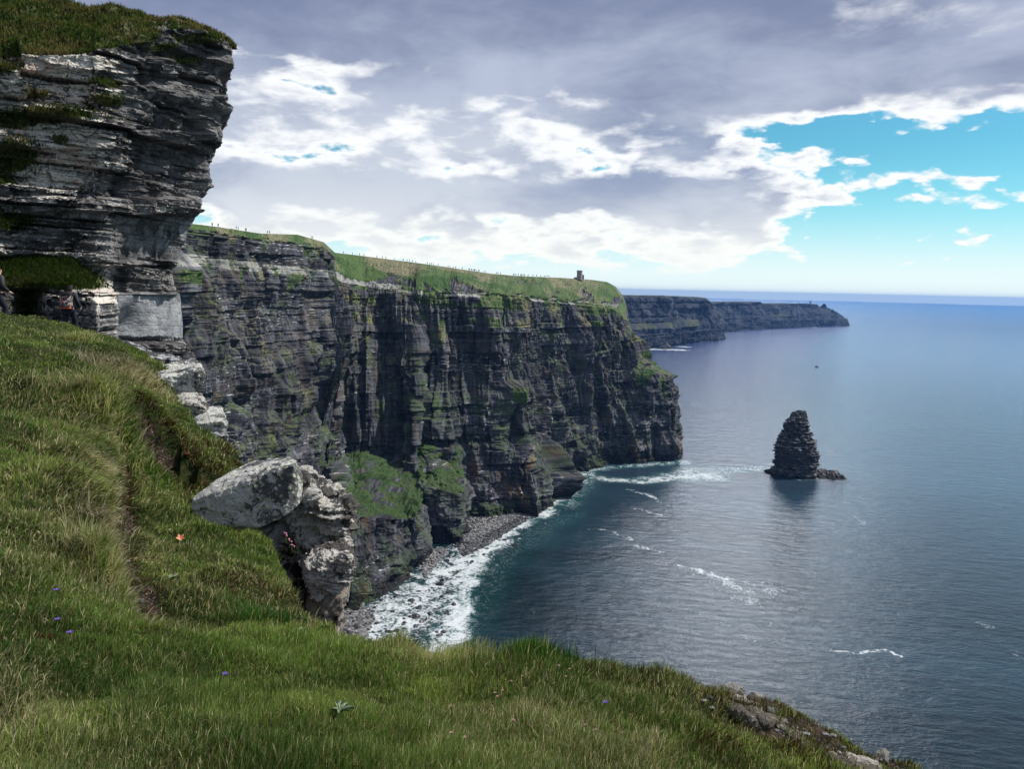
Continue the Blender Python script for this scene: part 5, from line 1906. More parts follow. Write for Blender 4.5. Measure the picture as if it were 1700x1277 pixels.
tuft('grass_tuft', 205, 690, -1.95, .55, 2600, .22, cgrn, 58, 1.2, -1.0, .8, 'dark green grass curtain hanging in the hollow under the bleached tuft')
tuft('grass_tuft', 870, 1112, -2.35, .26, 2600, .15, cgrn, 59, .4, 0.5, 1.4, 'dark green tuft standing on the rim above the sea')
tuft('grass_tuft', 745, 1100, -2.38, .30, 1500, .17, cdry, 60, .5, 0.5, 1.4, 'seeding straw tuft on the rim, tallest against the surf')
tuft('grass_tuft', 130, 575, -1.5, .5, 1200, .30, cdry, 61, 1.0, -0.5, 1.2, 'brownish tuft on the slope just in front of the hiker with the backpack')
# grass on the near cliff's bank and stances
def wall_grass(N, seed):
    rg = np.random.default_rng(seed)
    a, b = nearP.shape[:2]
    vv = vegn
    i = rg.integers(0, int(a*0.88), N)
    j = rg.integers(0, b-1, N)
    # area weight
    ok = rg.random(N) < vv[i, j]**1.5
    i, j = i[ok], j[ok]
    p = nearP[i, j] + (nearP[np.minimum(i+1, a-1), j]-nearP[i, j])*rg.random((len(i), 1)) + (nearP[i, j+1]-nearP[i, j])*rg.random((len(i), 1))
    n_b = len(p)
    f = perlin(p[:, 0]*0.5, p[:, 2]*0.9, 3.0)+0.5*perlin(p[:, 0]*1.5, p[:, 2]*2.2, 9.0)
    st_ = (p[:, 2] < H+2.5)
    t = np.clip(0.25+1.2*f+0.3*rg.normal(size=n_b)-0.8*st_, 0, 1)[:, None]
    c = np.array([0.062, 0.105, 0.024])*(1-t)+np.array([0.21, 0.165, 0.08])*t
    c = c*np.where(st_, 0.55, 1.0)[:, None]
    c = np.where((rg.random(n_b) < 0.22)[:, None], np.array([0.028, 0.035, 0.012]), c)*rg.uniform(.6, 1.35, (n_b, 1))
    a_ = rg.normal(size=n_b)*0.9-0.9
    return blade_mesh('grass', p-np.array([0, 0, 0.02]), rg.uniform(.12, .34, n_b), 0.045*rg.uniform(.7, 1.3, n_b), np.stack([np.cos(a_), np.sin(a_)], -1), np.clip(1.3+.4*rg.normal(size=n_b), .1, 2.4), c, seed, 2)


g3 = wall_grass(260000, 71)
tag(g3, 'rough olive and brown grass on top and ledges of the layered cliff at left', 'grass', None, 'stuff')

# ================================================================== foreground rocks
LICH = boulder_material('lichen_boulder', (0.43, 0.43, 0.405), (0.085, 0.085, 0.09), (0.36, 0.40, 0.25), 0.54, 0.565)
LICH2 = boulder_material('pale_boulder', (0.40, 0.385, 0.355), (0.065, 0.06, 0.058), (0.24, 0.25, 0.17), 0.60, 0.55)
DARKR = boulder_material('dark_grey_rock', (0.33, 0.335, 0.345), (0.035, 0.035, 0.04), (0.16, 0.17, 0.12), 0.62, 0.50)  # grey base broken by near-black patches
STONE = boulder_material('edge_stone', (0.30, 0.285, 0.26), (0.09, 0.08, 0.07), (0.2, 0.2, 0.13), 0.6, 0.52, 3.0)
BROWNR = boulder_material('brown_rock', (0.22, 0.19, 0.165), (0.045, 0.038, 0.034), (0.10, 0.10, 0.07), 0.66, 0.52)


def outline_rock(name, px, Y, depth, mat, label, seed, voxel=None, back=0.85, lift=0.0, parent=None, amp=0.05, strata=0.0, jut=0.12, extra=None):
    """front outline from measured points at distance Y, real depth behind it; remeshed and weathered"""
    pts = np.array([PY(u, v, Y) for u, v in px])
    c = pts.mean(0)
    size = max(np.ptp(pts[:, 0]), np.ptp(pts[:, 2]))
    voxel = voxel or size/85
    bm = bmesh.new()
    cx_, cz_ = c[0], c[2]
    ringsd = [(-jut*size*0.6, 0.86), (0.0, 0.99), (depth*0.5, 1.0), (depth, back), (depth*1.12, back*0.6)]
    prev = None
    for dy, s in ringsd:
        vs = [bm.verts.new((cx_+(p[0]-cx_)*s+max(dy, 0)*cx_/Y*1.1, Y+dy, cz_+(p[2]-cz_)*s+lift*max(dy, 0))) for p in pts]
        if prev is None:
            bm.faces.new(vs)
        else:
            for i in range(len(vs)):
                k = (i+1) % len(vs)
                bm.faces.new((prev[i], prev[k], vs[k], vs[i]))
        prev = vs
    bm.faces.new(prev[::-1])
    bmesh.ops.recalc_face_normals(bm, faces=bm.faces[:])
    for v in bm.verts:
        v.co -= Vector(c)
    me = bpy.data.meshes.new('tmp')
    bm.to_mesh(me)
    bm.free()
    o = bpy.data.objects.new('tmp', me)
    C.objects.link(o)
    md = o.modifiers.new('r', 'REMESH')
    md.mode = 'VOXEL'
    md.voxel_size = voxel
    dg = bpy.context.evaluated_depsgraph_get()
    ev = bpy.data.meshes.new_from_object(o.evaluated_get(dg))
    bpy.data.objects.remove(o)
    nvv = len(ev.vertices)
    co = np.empty(nvv*3, np.float32)
    ev.vertices.foreach_get('co', co)
    co = co.reshape(-1, 3).astype(float)
    no = np.empty(nvv*3, np.float32)
    ev.vertices.foreach_get('normal', no)
    no = no.reshape(-1, 3).astype(float)
    s = size
    w_ = fbm(co[:, 0]/s*3, co[:, 1]/s*3, co[:, 2]/s*3+seed, 4, 0.55)
    # chipped facets from a cell pattern
    wx = co/s*5+0.35*np.stack([fbm(co[:, 0]/s*4+k*7, co[:, 1]/s*4, co[:, 2]/s*4+seed, 2) for k in range(3)], -1)
    cell = h01(np.floor(wx[:, 0]).astype(int), np.floor(wx[:, 1]).astype(int), np.floor(wx[:, 2]).astype(int)+seed)
    f_ = fbm(co[:, 0]/s*14, co[:, 1]/s*14, co[:, 2]/s*14+seed, 3, 0.6)
    d_ = amp*s*(0.9*w_+1.0*(cell-0.5)*(0.5 if amp > 0.04 else 0.35)*2+0.28*f_)
    if strata > 0:
        bl = layers(-s*1.5, s*1.5, 0.03*s, 0.11*s, seed)
        l_, b_, _ = blocks(co[:, 0]+co[:, 1], co[:, 2]+0.1*co[:, 0], bl, 0.1*s, 0.4*s, seed)
        hz_ = np.hypot(no[:, 0], no[:, 1])
        d_ = d_ + strata*s*(0.6*l_+0.5*b_)*hz_
    co = co+no*d_[:, None]
    ev.vertices.foreach_set('co', co.astype(np.float32).ravel())
    ev.polygons.foreach_set('use_smooth', np.zeros(len(ev.polygons), bool))
    ev.materials.clear()
    ev.name = name
    ev.update()
    ob = link(name, ev, mat, parent)
    ob.location = tuple(c)
    if label:
        tag(ob, label, 'rock')
    return ob


Z7 = lambda pts: zo(pts, 3.36, 260, 700)
Z6 = lambda pts: zo(pts, 3.99, 0, 560)
def hull_rock(name, pts, mat, label, seed, voxel, amp=0.012):
    Pw = np.array([PY(*p) for p in pts])
    c = Pw.mean(0)
    bm = bmesh.new()
    for p in Pw:
        bm.verts.new(p-c)
    r_ = bmesh.ops.convex_hull(bm, input=bm.verts[:])
    bmesh.ops.delete(bm, geom=list({g for g in r_['geom_interior'] if isinstance(g, bmesh.types.BMVert)}), context='VERTS')
    bmesh.ops.recalc_face_normals(bm, faces=bm.faces[:])
    me = bpy.data.meshes.new('tmp')
    bm.to_mesh(me)
    bm.free()
    o = bpy.data.objects.new('tmp', me)
    C.objects.link(o)
    md = o.modifiers.new('r', 'REMESH')
    md.mode = 'VOXEL'
    md.voxel_size = voxel
    ev = bpy.data.meshes.new_from_object(o.evaluated_get(bpy.context.evaluated_depsgraph_get()))
    bpy.data.objects.remove(o)
    co = np.empty(len(ev.vertices)*3, np.float32)
    ev.vertices.foreach_get('co', co)
    no = np.empty(len(ev.vertices)*3, np.float32)
    ev.vertices.foreach_get('normal', no)
    co, no = co.reshape(-1, 3).astype(float), no.reshape(-1, 3).astype(float)
    w1_ = fbm(co[:, 0]*2.1, co[:, 1]*2.1, co[:, 2]*2.1+seed+0.3, 3)
    w2_ = fbm(co[:, 0]*8, co[:, 1]*8, co[:, 2]*8+seed+0.3, 4, 0.6)
    pit = np.minimum(fbm(co[:, 0]*5+3, co[:, 1]*5, co[:, 2]*5+0.7, 3)+0.25, 0)
    crack = sstep(np.abs(fbm(co[:, 0]*1.3+5.1, co[:, 1]*1.3, co[:, 2]*2.6+0.9, 3)), 0.035, 0.0)
    co = co+no*(amp*(2.0*w1_+1.4*w2_+3.0*pit)-0.02*crack)[:, None]
    ev.vertices.foreach_set('co', co.astype(np.float32).ravel())
    ev.polygons.foreach_set('use_smooth', np.zeros(len(ev.polygons), bool))
    ev.materials.clear()
    ev.name = name
    ob = link(name, ev, mat)
    ob.location = tuple(c)
    tag(ob, label, 'rock')
    return ob


hull_rock('boulder', [(321, 878, 9.25), (318, 832, 9.35), (341, 812, 9.45), (364, 797, 9.55), (440, 786, 9.22), (487, 773, 9.12), (380, 891, 9.18), (438, 874, 9.05), (474, 856, 9.02), (493, 842, 9.12),
                      (502, 790, 9.65), (501, 828, 9.6), (495, 768, 9.75), (396, 786, 10.2), (412, 765, 10.35), (482, 759, 10.3), (345, 812, 10.1), (332, 860, 10.0), (380, 880, 10.1), (490, 835, 10.2)],
          LICH, 'big white angular boulder spotted with black and green lichen beside the turf', 5, 0.014, 0.010)
outline_rock('boulder', Z7([(800, 380), (818, 350), (880, 368), (895, 430), (970, 452), (1062, 458), (1122, 520), (1105, 560), (1050, 612), (1040, 662), (962, 722), (900, 706), (850, 745), (790, 720), (730, 640), (700, 560), (740, 500)]),
             9.75, 1.1, LICH2, 'crusty pale rock with ragged layers just right of the big white boulder', 6, None, .8, 0.0, None, 0.085, 0.085)
outline_rock('boulder', Z7([(812, 850), (850, 800), (930, 752), (1060, 742), (1100, 782), (1108, 880), (1075, 925), (990, 955), (890, 1000), (845, 960), (820, 890)]),
             9.1, 1.2, LICH2, 'squat grey boulder perched on the brown rock pillar above the surf', 7, None, .8, 0.0, None, 0.065, 0.06)
outline_rock('rock_pillar', Z7([(850, 930), (1000, 900), (1068, 915), (1060, 1020), (1035, 1110), (1042, 1200), (1060, 1500), (1000, 1900), (860, 1900), (850, 1300), (895, 1130), (860, 1050)]),
             9.35, 1.1, BROWNR, 'brown weathered rock pillar supporting the squat grey boulder', 8, 0.03, .9, 0.0, None, 0.035, 0.01)
outline_rock('rock_outcrop', Z7([(380, 620), (560, 560), (700, 520), (790, 640), (850, 760), (850, 900), (890, 1000), (880, 1300), (760, 1400), (690, 1010), (600, 900), (530, 830), (430, 780), (380, 700)]),
             9.95, 1.6, DARKR, 'dark grey rock face under the big white boulder', 9, 0.035, .9, 0.0, None, 0.05, 0.02)
outline_rock('rock_slab', [(236, 640), (262, 626), (300, 619), (335, 613), (341, 622), (336, 640), (323, 655), (318, 672), (290, 664), (250, 650)], 17.0, 2.6, LICH, 'flat topped pale slab jutting out below the grass, uppermost of the row', 10, None, .9, 0.0, None, 0.04, 0.02)
outline_rock('rock_slab', [(288, 672), (310, 667), (331, 668), (337, 676), (347, 678), (346, 688), (338, 697), (316, 700), (298, 686)], 15.6, 2.0, LICH2, 'thin layered pale slabs between the uppermost and the wedge shaped slab', 11, None, .9, 0.0, None, 0.04, 0.07)
outline_rock('rock_slab', [(312, 712), (331, 703), (350, 699), (376, 698), (379, 706), (375, 717), (356, 724), (326, 722)], 14.6, 1.8, LICH, 'wedge shaped white slab with a flat top, third of the row', 12, None, .9, 0.0, None, 0.03, 0.015)
outline_rock('rock', [(346, 722), (362, 722), (377, 724), (377, 736), (362, 741), (346, 736)], 14.2, 1.0, DARKR, 'small dark knobbly rock tucked under the wedge shaped slab', 13, None, .9, 0.0, None, 0.07, 0.0)
outline_rock('rock_ledge', [(150, 585), (178, 571), (215, 572), (260, 592), (298, 596), (300, 640), (240, 640), (170, 610)], 26.0, 2.0, DARKR, 'low grey ledge of broken layers at the foot of the smooth rock slab', 14, None, .9, 0.0, None, 0.03, 0.03)
# support under the slabs: the cliff edge continues downward as rock
#outline_rock('rock_outcrop', [(235, 650), (330, 650), (352, 690), (380, 730), (430, 770), (470, 860), (440, 960), (330, 980), (250, 800)], 15.2, 6.0, DARKR, 'grey rock bank carrying the row of slabs', 15, 0.09, .95, -0.12, None, 0.02, 0.01, 0.0)
# small stones by the lower right edge
for i, (pxs, Yq, lab) in enumerate([
    ([(1240, 1164), (1252, 1163), (1270, 1170), (1270, 1184), (1263, 1198), (1244, 1190)], 5.0, 'pale rounded stone in the bank edge, highest of the right hand stones'),
    ([(1263, 1214), (1282, 1213), (1296, 1220), (1290, 1228), (1268, 1226)], 4.75, 'small grey stone between the heather clumps on the right edge'),
    ([(1345, 1222), (1360, 1219), (1370, 1228), (1362, 1236), (1348, 1232)], 4.7, 'grey angular stone halfway down the right edge'),
    ([(1376, 1254), (1392, 1246), (1412, 1256), (1420, 1275), (1395, 1284), (1380, 1270)], 4.55, 'rough pale stone near the bottom of the right edge'),
    ([(1452, 1262), (1468, 1259), (1475, 1268), (1462, 1275)], 4.65, 'small white stone at the very bottom of the right edge'),
    ([(1286, 1188), (1300, 1190), (1304, 1199), (1290, 1201)], 4.95, 'brownish pebble like stone right of the highest pale stone'),
    ([(1196, 1150), (1215, 1149), (1236, 1153), (1233, 1160), (1200, 1158)], 5.1, 'flat pale slab peeping from the heath, leftmost of the right hand stones')]):
    outline_rock('stone', pxs, Yq, 0.12, STONE, lab, 30+i, None, .8, 0.0, None, 0.05, 0.0, 0.2)
for i, (u, v, z, s, lab) in enumerate([(205, 858, -2.1, .045, 'little white stone on the turf left of the big boulder'), (172, 672, -1.6, .06, 'small white stone showing in the grass below the hikers'),
                                       (224, 1006, -2.0, .035, 'grey pebble in the bare earth patch, left one of two'), (232, 995, -2.02, .03, 'pale pebble in the bare earth patch, right one of two'), (190, 930, -2.0, .03, 'tiny pale stone below the lowest drooping tuft')]):
    p = hit(u, v)
    me = np_rock(300+i)
    me.materials.append(STONE)
    o = link('stone', me)
    zg = ground_z(np.array([p[0]]), np.array([p[1]]))[0][0]
    o.location = (p[0], p[1], H+zg+s*0.5)
    o.scale = (s*1.3, s, s*.7)
    tag(o, lab, 'stone')

rgk = np.random.default_rng(77)
Vs_, cs_ = [], []
for k in range(130):
    u = rgk.uniform(1150, 1500)
    v0 = np.interp(u, [1150, 1250, 1330, 1400, 1500], [1142, 1180, 1217, 1257, 1282])
    p = hit(u, v0+rgk.uniform(2, 34))
    s_ = 0.005+0.016*rgk.random()**3
    Q = IV*np.array([s_*1.4, s_, s_*.6])*(1+0.15*rgk.normal(size=(len(IV), 1)))
    zg = ground_z(np.array([p[0]]), np.array([p[1]]))[0][0]
    Vs_.append(Q+np.array([p[0], p[1], H+zg+s_*0.1]))
    cs_.append(np.full(len(IV), np.clip(rgk.normal(0.28, 0.18), 0, 1)))
Vs_ = np.concatenate(Vs_)
Fs_ = (IF[None]+(np.arange(130)*len(IV))[:, None, None]).reshape(-1, 3)
gr_ = link('gravel', raw_mesh('gravel', Vs_, Fs_, np.full(len(Fs_), 3), {'cv': np.concatenate(cs_)}), MAT_SHING)
tag(gr_, 'loose pale stone chips scattered along the right rim of the turf', 'gravel', None, 'stuff')

LIPR = boulder_material('rim_rock', (0.34, 0.315, 0.28), (0.10, 0.085, 0.07), (0.22, 0.22, 0.14), 0.58, 0.52, 2.0)
for (pp, lab_) in [([(1188, 1152, 5.12), (1236, 1151, 5.25), (1288, 1178, 5.1), (1296, 1198, 4.88), (1250, 1194, 4.8), (1200, 1170, 4.9)], 'broad pale rock lip at the top of the right hand rim'),
                   ([(1282, 1186, 5.05), (1312, 1194, 5.05), (1368, 1224, 4.95), (1378, 1244, 4.72), (1330, 1236, 4.66), (1292, 1208, 4.8)], 'cracked pale rock lip in the middle of the right hand rim'),
                   ([(1364, 1230, 4.9), (1398, 1240, 4.9), (1452, 1264, 4.85), (1472, 1282, 4.65), (1420, 1290, 4.52), (1372, 1256, 4.62)], 'brownish rock lip at the bottom of the right hand rim')]:
    ymid = sum(p_[2] for p_ in pp)/len(pp)
    yc = hit(sum(p_[0] for p_ in pp)/len(pp), sum(p_[1] for p_ in pp)/len(pp)+10)[1]-0.10
    pp = [(u, v, yc+(y-ymid)*0.9) for u, v, y in pp]
    hull_rock('rock_lip', pp+[(u, v+50, y) for u, v, y in pp], LIPR, lab_, 60+len(lab_), 0.012, 0.018)

# ================================================================== the two hikers on the left
MAT_SKIN = plain_material('skin', (0.42, 0.26, 0.19), 0.6, 0.1)
MAT_JACK = plain_material('black_jacket', (0.012, 0.013, 0.018), 0.6, 0.4, 12)
MAT_TROU = plain_material('navy_trousers', (0.012, 0.013, 0.022), 0.8)
MAT_HAIR = plain_material('dark_hair', (0.012, 0.009, 0.008), 0.5)
MAT_BOOT = plain_material('boots', (0.03, 0.022, 0.018), 0.7)
MAT_BLUE = plain_material('blue_fabric', (0.01, 0.22, 0.40), 0.6)
MAT_ORNG = plain_material('orange_trim', (0.55, 0.09, 0.03), 0.6)
m_, n_ = material('patterned_pack')
co_ = n_.n('ShaderNodeTexCoord').outputs['Object']
pn = n_.noise(co_, 7, 4, 0.6, 1.5)
pn2 = n_.noise(n_.vm('ADD', co_, (3, 3, 3)), 9, 4, 0.6, 1.0)
cc_ = n_.mix(n_.ss(pn, 0.52, 0.56), (0.014, 0.014, 0.018), (0.42, 0.38, 0.34))
cc_ = n_.mix(n_.ss(pn2, 0.58, 0.62), cc_, (0.35, 0.06, 0.04))
n_.out(n_.principled(Base_Color=cc_, Roughness=0.7))
MAT_PACK = m_


def hiker(u, Y, vtop, rz, bend, mats, label, hat=False):
    g_ = PY(u, vtop, Y)
    gz = ground_z(np.array([g_[0]]), np.array([Y]), False)[0][0] + H
    hgt = g_[2]-gz
    sc_ = min(max(hgt, 1.55), 1.9)/1.76
    root = empty('person', (g_[0], Y, g_[2]-1.76*sc_), rz)
    root.scale = (sc_, sc_, sc_)
    tag(root, label, 'person')
    jk, tr, hr = mats
    b = bend
    J = {'pelvis': ((0, 0, 0.96), (0.13, 0.10)), 'belly': ((0, b*0.3, 1.12), (0.125, 0.095)), 'chest': ((0, b*0.75, 1.36), (0.155, 0.11)), 'neck': ((0, b*1.0, 1.50), 0.05),
         'head': ((0, b*1.25, 1.60), (0.075, 0.09)), 'crown': ((0, b*1.3, 1.69), (0.07, 0.08)), 'nose': ((0, b*1.3+0.095, 1.60), 0.018),
         'shl': ((0.17, b*0.75, 1.43), 0.055), 'ell': ((0.25, b*0.6-0.03, 1.16), 0.042), 'wrl': ((0.22, b*0.6+0.18, 1.02), 0.030), 'pal': ((0.21, b*0.6+0.25, 1.0), (0.035, 0.018)),
         'shr': ((-0.17, b*0.75, 1.43), 0.055), 'elr': ((-0.25, b*0.6-0.02, 1.16), 0.042), 'wrr': ((-0.22, b*0.6+0.19, 1.02), 0.030), 'par': ((-0.21, b*0.6+0.26, 1.0), (0.035, 0.018)),
         'hl': ((0.10, 0, 0.90), 0.085), 'kl': ((0.11, 0.20, 0.53), 0.058), 'al': ((0.11, 0.12, 0.12), 0.040), 'tl': ((0.12, 0.28, 0.04), 0.035),
         'hr': ((-0.10, 0, 0.90), 0.085), 'kr': ((-0.11, 0.03, 0.48), 0.058), 'ar': ((-0.11, -0.16, 0.12), 0.040), 'tr': ((-0.12, -0.02, 0.04), 0.035)}
    E = [('pelvis', 'belly'), ('belly', 'chest'), ('chest', 'neck'), ('neck', 'head'), ('head', 'crown'), ('head', 'nose'), ('chest', 'shl'), ('shl', 'ell'), ('ell', 'wrl'), ('wrl', 'pal'),
         ('chest', 'shr'), ('shr', 'elr'), ('elr', 'wrr'), ('wrr', 'par'), ('pelvis', 'hl'), ('hl', 'kl'), ('kl', 'al'), ('al', 'tl'), ('pelvis', 'hr'), ('hr', 'kr'), ('kr', 'ar'), ('ar', 'tr')]
    # finger chains rooted in the palms
    for sgn_, p_ in ((1, 'pal'), (-1, 'par')):
        px_, py_, pz2 = J[p_][0]
        for k, (dx_, ln_) in enumerate(((-0.030, .060), (-0.010, .070), (0.010, .066), (0.030, .052))):
            a1, a2 = p_+'f%d' % k, p_+'g%d' % k
            J[a1] = ((px_+dx_, py_+ln_*0.7, pz2-0.012), 0.009)
            J[a2] = ((px_+dx_, py_+ln_*1.1, pz2-0.045), 0.008)
            E += [(p_, a1), (a1, a2)]
        J[p_+'t'] = ((px_-sgn_*0.045, py_+0.005, pz2-0.03), 0.010)
        E += [(p_, p_+'t')]
    skin_body('body', J, E, MAT_SKIN, 2, root)

    def sub(names, grow, name, mat, extra=None):
        JJ = {}
        for k in names:
            p, r_ = J[k]
            JJ[k] = (p, tuple(x+grow for x in r_) if hasattr(r_, '__len__') else r_+grow)
        for k, v in (extra or {}).items():
            JJ[k] = v
        EE = [e for e in E if e[0] in JJ and e[1] in JJ]
        return skin_body(name, JJ, EE, mat, 2, root)
    sub(['pelvis', 'belly', 'chest', 'neck', 'shl', 'ell', 'wrl', 'shr', 'elr', 'wrr'], 0.030, 'jacket', jk)
    sub(['pelvis', 'hl', 'kl', 'al', 'hr', 'kr', 'ar'], 0.022, 'trousers', tr)
    skin_body('boot', {'a': (J['al'][0], 0.055), 'b': (J['tl'][0], 0.05)}, [('a', 'b')], MAT_BOOT, 2, root)
    skin_body('boot', {'a': (J['ar'][0], 0.055), 'b': (J['tr'][0], 0.05)}, [('a', 'b')], MAT_BOOT, 2, root)
    skin_body('hair', {'a': ((0, b*1.25-0.03, 1.61), (0.088, 0.085)), 'b': ((0, b*1.3-0.015, 1.70), (0.085, 0.095)), 'c': ((0, b*1.1-0.045, 1.52), (0.07, 0.05))}, [('a', 'b'), ('a', 'c')], hr, 2, root)
    return root


def pack(root, b, mat, label, cat, w=0.17, hh_=0.24, dp=0.11):
    """rucksack lying on the back: shell, lid, straps, front pocket"""
    r_ = empty('backpack', tuple(root.location), root.rotation_euler[2])
    r_.scale = tuple(root.scale)
    tag(r_, label, cat)
    bk = b*0.5-0.22
    z0 = 1.22

    def soft(name, cx, cy, cz, sx, sy, sz, m, par):
        bm = bmesh.new()
        bmesh.ops.create_cube(bm, size=2)
        bmesh.ops.subdivide_edges(bm, edges=bm.edges[:], cuts=5, use_grid_fill=True)
        for v in bm.verts:
            p = v.co
            L = (abs(p.x)**4+abs(p.y)**4+abs(p.z)**4)**0.25
            p /= L
            v.co = Vector((cx+p.x*sx, cy+p.y*sy+b*0.35*(p.z*sz), cz+p.z*sz))
        me = bpy.data.meshes.new(name)
        bm.to_mesh(me)
        bm.free()
        return link(name, me, m, par)
    sh = soft('shell', 0, bk, z0, w, dp, hh_, mat, r_)
    soft('lid', 0, bk-0.01, z0+hh_*0.95, w*0.95, dp*1.0, 0.05, MAT_JACK, r_)
    soft('pocket', 0, bk-dp*0.95, z0-hh_*0.35, w*0.78, 0.045, hh_*0.42, mat, r_)
    soft('trim', 0, bk-dp*0.75, z0-hh_*0.86, w*0.95, 0.05, 0.022, MAT_ORNG, r_)
    for s in (-1, 1):
        MB().tube([(s*0.11, bk+dp*0.5, z0+0.20), (s*0.12, b*0.75-0.02, 1.50), (s*0.12, b*0.75+0.13, 1.42), (s*0.14, b*0.5+0.12, 1.2), (s*0.15, bk+dp*0.6, z0-0.2)], 0.018, 6).build('strap', MAT_JACK, r_)
    return r_


hk = hiker(112, 27.0, 471, R(8), 0.16, (MAT_JACK, MAT_TROU, MAT_HAIR), 'hiker in black jacket seen from behind, bent forward on the path beside the rock block')
pk = pack(hk, 0.16, MAT_PACK, 'dark rucksack with red and white pattern worn by the bent hiker', 'backpack')
hk2 = hiker(-9, 25.0, 441, R(-20), 0.08, (MAT_JACK, MAT_TROU, MAT_HAIR), 'second hiker in dark clothes cut off by the left picture edge')
pk2 = pack(hk2, 0.08, MAT_BLUE, 'bright blue bag on the hiker at the left picture edge', 'bag', 0.17, 0.16, 0.11)

# ================================================================== small plants
MAT_LEAF = plain_material('plantain_leaf', (0.17, 0.22, 0.13), 0.6)
MAT_PINK = plain_material('pink_petals', (0.50, 0.20, 0.30), 0.7, 0.3, 60)
MAT_PURP = plain_material('violet_petals', (0.16, 0.09, 0.42), 0.7, 0.2, 60)
MAT_STEM = plain_material('green_stem', (0.07, 0.12, 0.03), 0.7)
MAT_RED = plain_material('reddish_leaves', (0.22, 0.05, 0.05), 0.7, 0.4, 50)
MAT_PEEL = plain_material('orange_peel', (0.62, 0.25, 0.14), 0.6, 0.1)


def gpt(u, v):
    p = hit(u, v)
    z = ground_z(np.array([p[0]]), np.array([p[1]]))[0][0]
    return (p[0], p[1], H+z)


def leaf_rosette(u, v, nl, L, mat, label, seed, rise=0.35):
    rg = np.random.default_rng(seed)
    p = gpt(u, v)
    root = empty('plant', p)
    tag(root, label, 'plant')
    for k in range(nl):
        a = k*2.4+rg.uniform(-.3, .3)
        l_ = L*rg.uniform(0.7, 1.1)
        V_, F_ = [], []
        for i in range(6):
            t = i/5
            wv = l_*0.20*math.sin(PI*(0.12+0.86*t))
            h_ = 0.02+l_*rise*math.sin(t*2.2)
            for sx_ in (-1, 0, 1):
                x, y = t*l_, sx_*wv
                V_.append((x*math.cos(a)-y*math.sin(a), x*math.sin(a)+y*math.cos(a), h_-(0.012 if sx_ == 0 else 0)+0.02))
        for i in range(5):
            for q_ in (0, 1):
                F_.append((i*3+q_, i*3+q_+1, (i+1)*3+q_+1, (i+1)*3+q_))
        link('leaf', data_from_np('leaf', V_, F_, True), mat, root)
    return root


leaf_rosette(566, 1212, 7, 0.052, MAT_LEAF, 'pale leafy rosette lying open in the near turf', 1)
leaf_rosette(292, 905, 6, 0.10, MAT_LEAF, 'green broad leaved rosette beside the orange peel', 2)
leaf_rosette(288, 975, 6, 0.07, MAT_LEAF, 'light green rosette right of the bare earth patch', 3)
leaf_rosette(495, 1080, 5, 0.06, MAT_LEAF, 'small pale leaves below the lush dark green tuft', 4)


def flower(u, v, h, r_, mat, label, seed, group=None):
    rg = np.random.default_rng(seed)
    p = gpt(u, v)
    root = empty('flower', p)
    tag(root, label, 'flower', group)
    lx, ly = rg.uniform(-.02, .02), rg.uniform(-.02, .02)
    MB().tube([(0, 0, 0), (lx*0.4, ly*0.4, h*0.55), (lx, ly, h)], [0.0018, 0.0016, 0.0014], 5).build('stem', MAT_STEM, root)
    V_, F_ = [], []
    for k in range(7):
        a = k*2*PI/7
        b = len(V_)
        V_ += [(lx, ly, h), (lx+r_*.6*math.cos(a-.4), ly+r_*.6*math.sin(a-.4), h+r_*.5), (lx+r_*math.cos(a), ly+r_*math.sin(a), h+r_*.55), (lx+r_*.6*math.cos(a+.4), ly+r_*.6*math.sin(a+.4), h+r_*.5)]
        F_.append((b, b+1, b+2, b+3))
    V_ += [(lx-r_*.4, ly-r_*.4, h+r_*.3), (lx+r_*.4, ly-r_*.4, h+r_*.3), (lx, ly+r_*.5, h+r_*.3), (lx, ly, h+r_*.9)]
    b = len(V_)-4
    F_ += [(b, b+1, b+3), (b+1, b+2, b+3), (b+2, b, b+3)]
    link('petals', data_from_np('petals', V_, F_), mat, root)
    return root


for i, (u, v, lab) in enumerate([(100, 1002, 'violet flower in the shady turf below the straw tuft at left'), (375, 1146, 'violet flower in the middle of the near turf'), (115, 1108, 'violet flower by the brown patch low on the left'), (93, 1078, 'faint violet flower, upper of the two on the left'),
                                 (998, 1200, 'violet flower near the rim of the turf, right of centre')]):
    flower(u, v, 0.085, 0.016, MAT_PURP, lab, 60+i)
NTH = ['first', 'second', 'third', 'fourth', 'fifth', 'sixth', 'seventh', 'eighth', 'ninth', 'tenth', 'eleventh', 'twelfth', 'thirteenth', 'fourteenth']
MAT_FADE = plain_material('faded_petals', (0.34, 0.19, 0.18), 0.8, 0.3, 60)
FL = [(745, 1187), (835, 1172), (815, 1178), (828, 1180), (942, 1158), (944, 1164), (925, 1150), (848, 1160), (870, 1155), (970, 1250), (990, 1256), (752, 1262), (770, 1257), (845, 1230)]
fr_ = list(np.argsort(np.argsort([f_[0] for f_ in FL], kind='stable'), kind='stable'))
for i, (u, v) in enumerate(FL):
    flower(u, v, 0.085, 0.010, MAT_FADE, 'faded pink thrift head in the near grass, '+NTH[fr_[i]]+' from the left', 80+i, 'faded pink flower heads in the near turf')
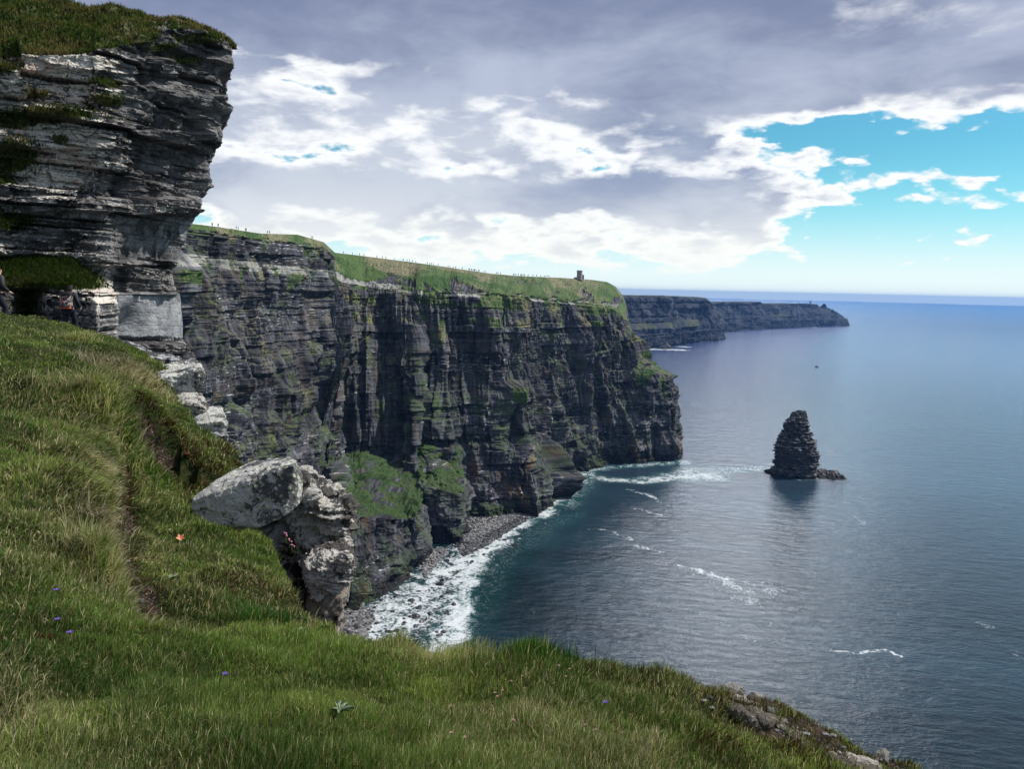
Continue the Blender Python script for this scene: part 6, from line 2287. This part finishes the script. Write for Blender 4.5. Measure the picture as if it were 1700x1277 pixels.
for i in range(12):
    rg = np.random.default_rng(500+i)
    u, v = 472+i*1.3+rg.uniform(-2, 2), 884+i*2.2+rg.uniform(-2, 2)
    p = PY(u, v, 9.15)
    root = empty('flower', tuple(p-np.array([0, 0, .05])))
    tag(root, 'pink thrift head on the rock under the white boulder, '+NTH[i]+' from the top', 'flower', 'pink thrift on the rock')
    MB().tube([(0, 0.02, -0.05), (0, 0, 0.05)], 0.002, 5).build('stem', MAT_STEM, root)
    me = np_rock(700+i, 1)
    me.materials.append(MAT_PINK)
    o = link('petals', me, None, root)
    o.location = (0, 0, 0.055)
    o.scale = (.014, .014, .010)
# reddish plants beside the boulder
for i, (u, v, lab) in enumerate([(309, 852, 'small red leaved plant hugging the left end of the white boulder'), (315, 862, 'red leaved plant just below the other, at the left foot of the boulder'), (312, 790, 'dull red plant in the turf above the boulder')]):
    leaf_rosette(u, v, 12, 0.055, MAT_RED, lab, 20+i, 0.9)
# orange peel
p = gpt(300, 903)
V_, F_ = [], []
for k in range(5):
    a = k*2*PI/5
    b = len(V_)
    V_ += [(0, 0, 0), (0.03*math.cos(a-.5), .03*math.sin(a-.5), .02), (.045*math.cos(a), .045*math.sin(a), .03), (0.03*math.cos(a+.5), .03*math.sin(a+.5), .02)]
    F_.append((b, b+1, b+2, b+3))
pe = link('orange_peel', data_from_np('orange_peel', V_, F_), MAT_PEEL)
md_ = pe.modifiers.new('t', 'SOLIDIFY')
md_.thickness = 0.004
pe.location = (p[0], p[1], p[2]+0.06)
pe.rotation_euler = (0.5, 0.2, 0)
tag(pe, 'small piece of orange peel lying in the grass left of the boulder', 'peel')

# ================================================================== haze
m_, n_ = material('sea_haze')
pv_ = n_.n('ShaderNodeVolumePrincipled')
n_.set(pv_.inputs['Color'], (0.16, 0.38, 0.86))
n_.set(pv_.inputs['Density'], 4.2e-5)
n_.set(pv_.inputs['Anisotropy'], 0.3)
n_.out(None, pv_.outputs[0])
zmx = max(float(P2_[..., 2].max()), float(nearP[..., 2].max()), max(o.location.z for o in bpy.data.objects if o.name.startswith('person'))+2.3)+1.0
hz_ = MB().box(-26500, 26500, -3400, 26500, -25, zmx).build('haze', m_)
tag(hz_, kind='stuff')
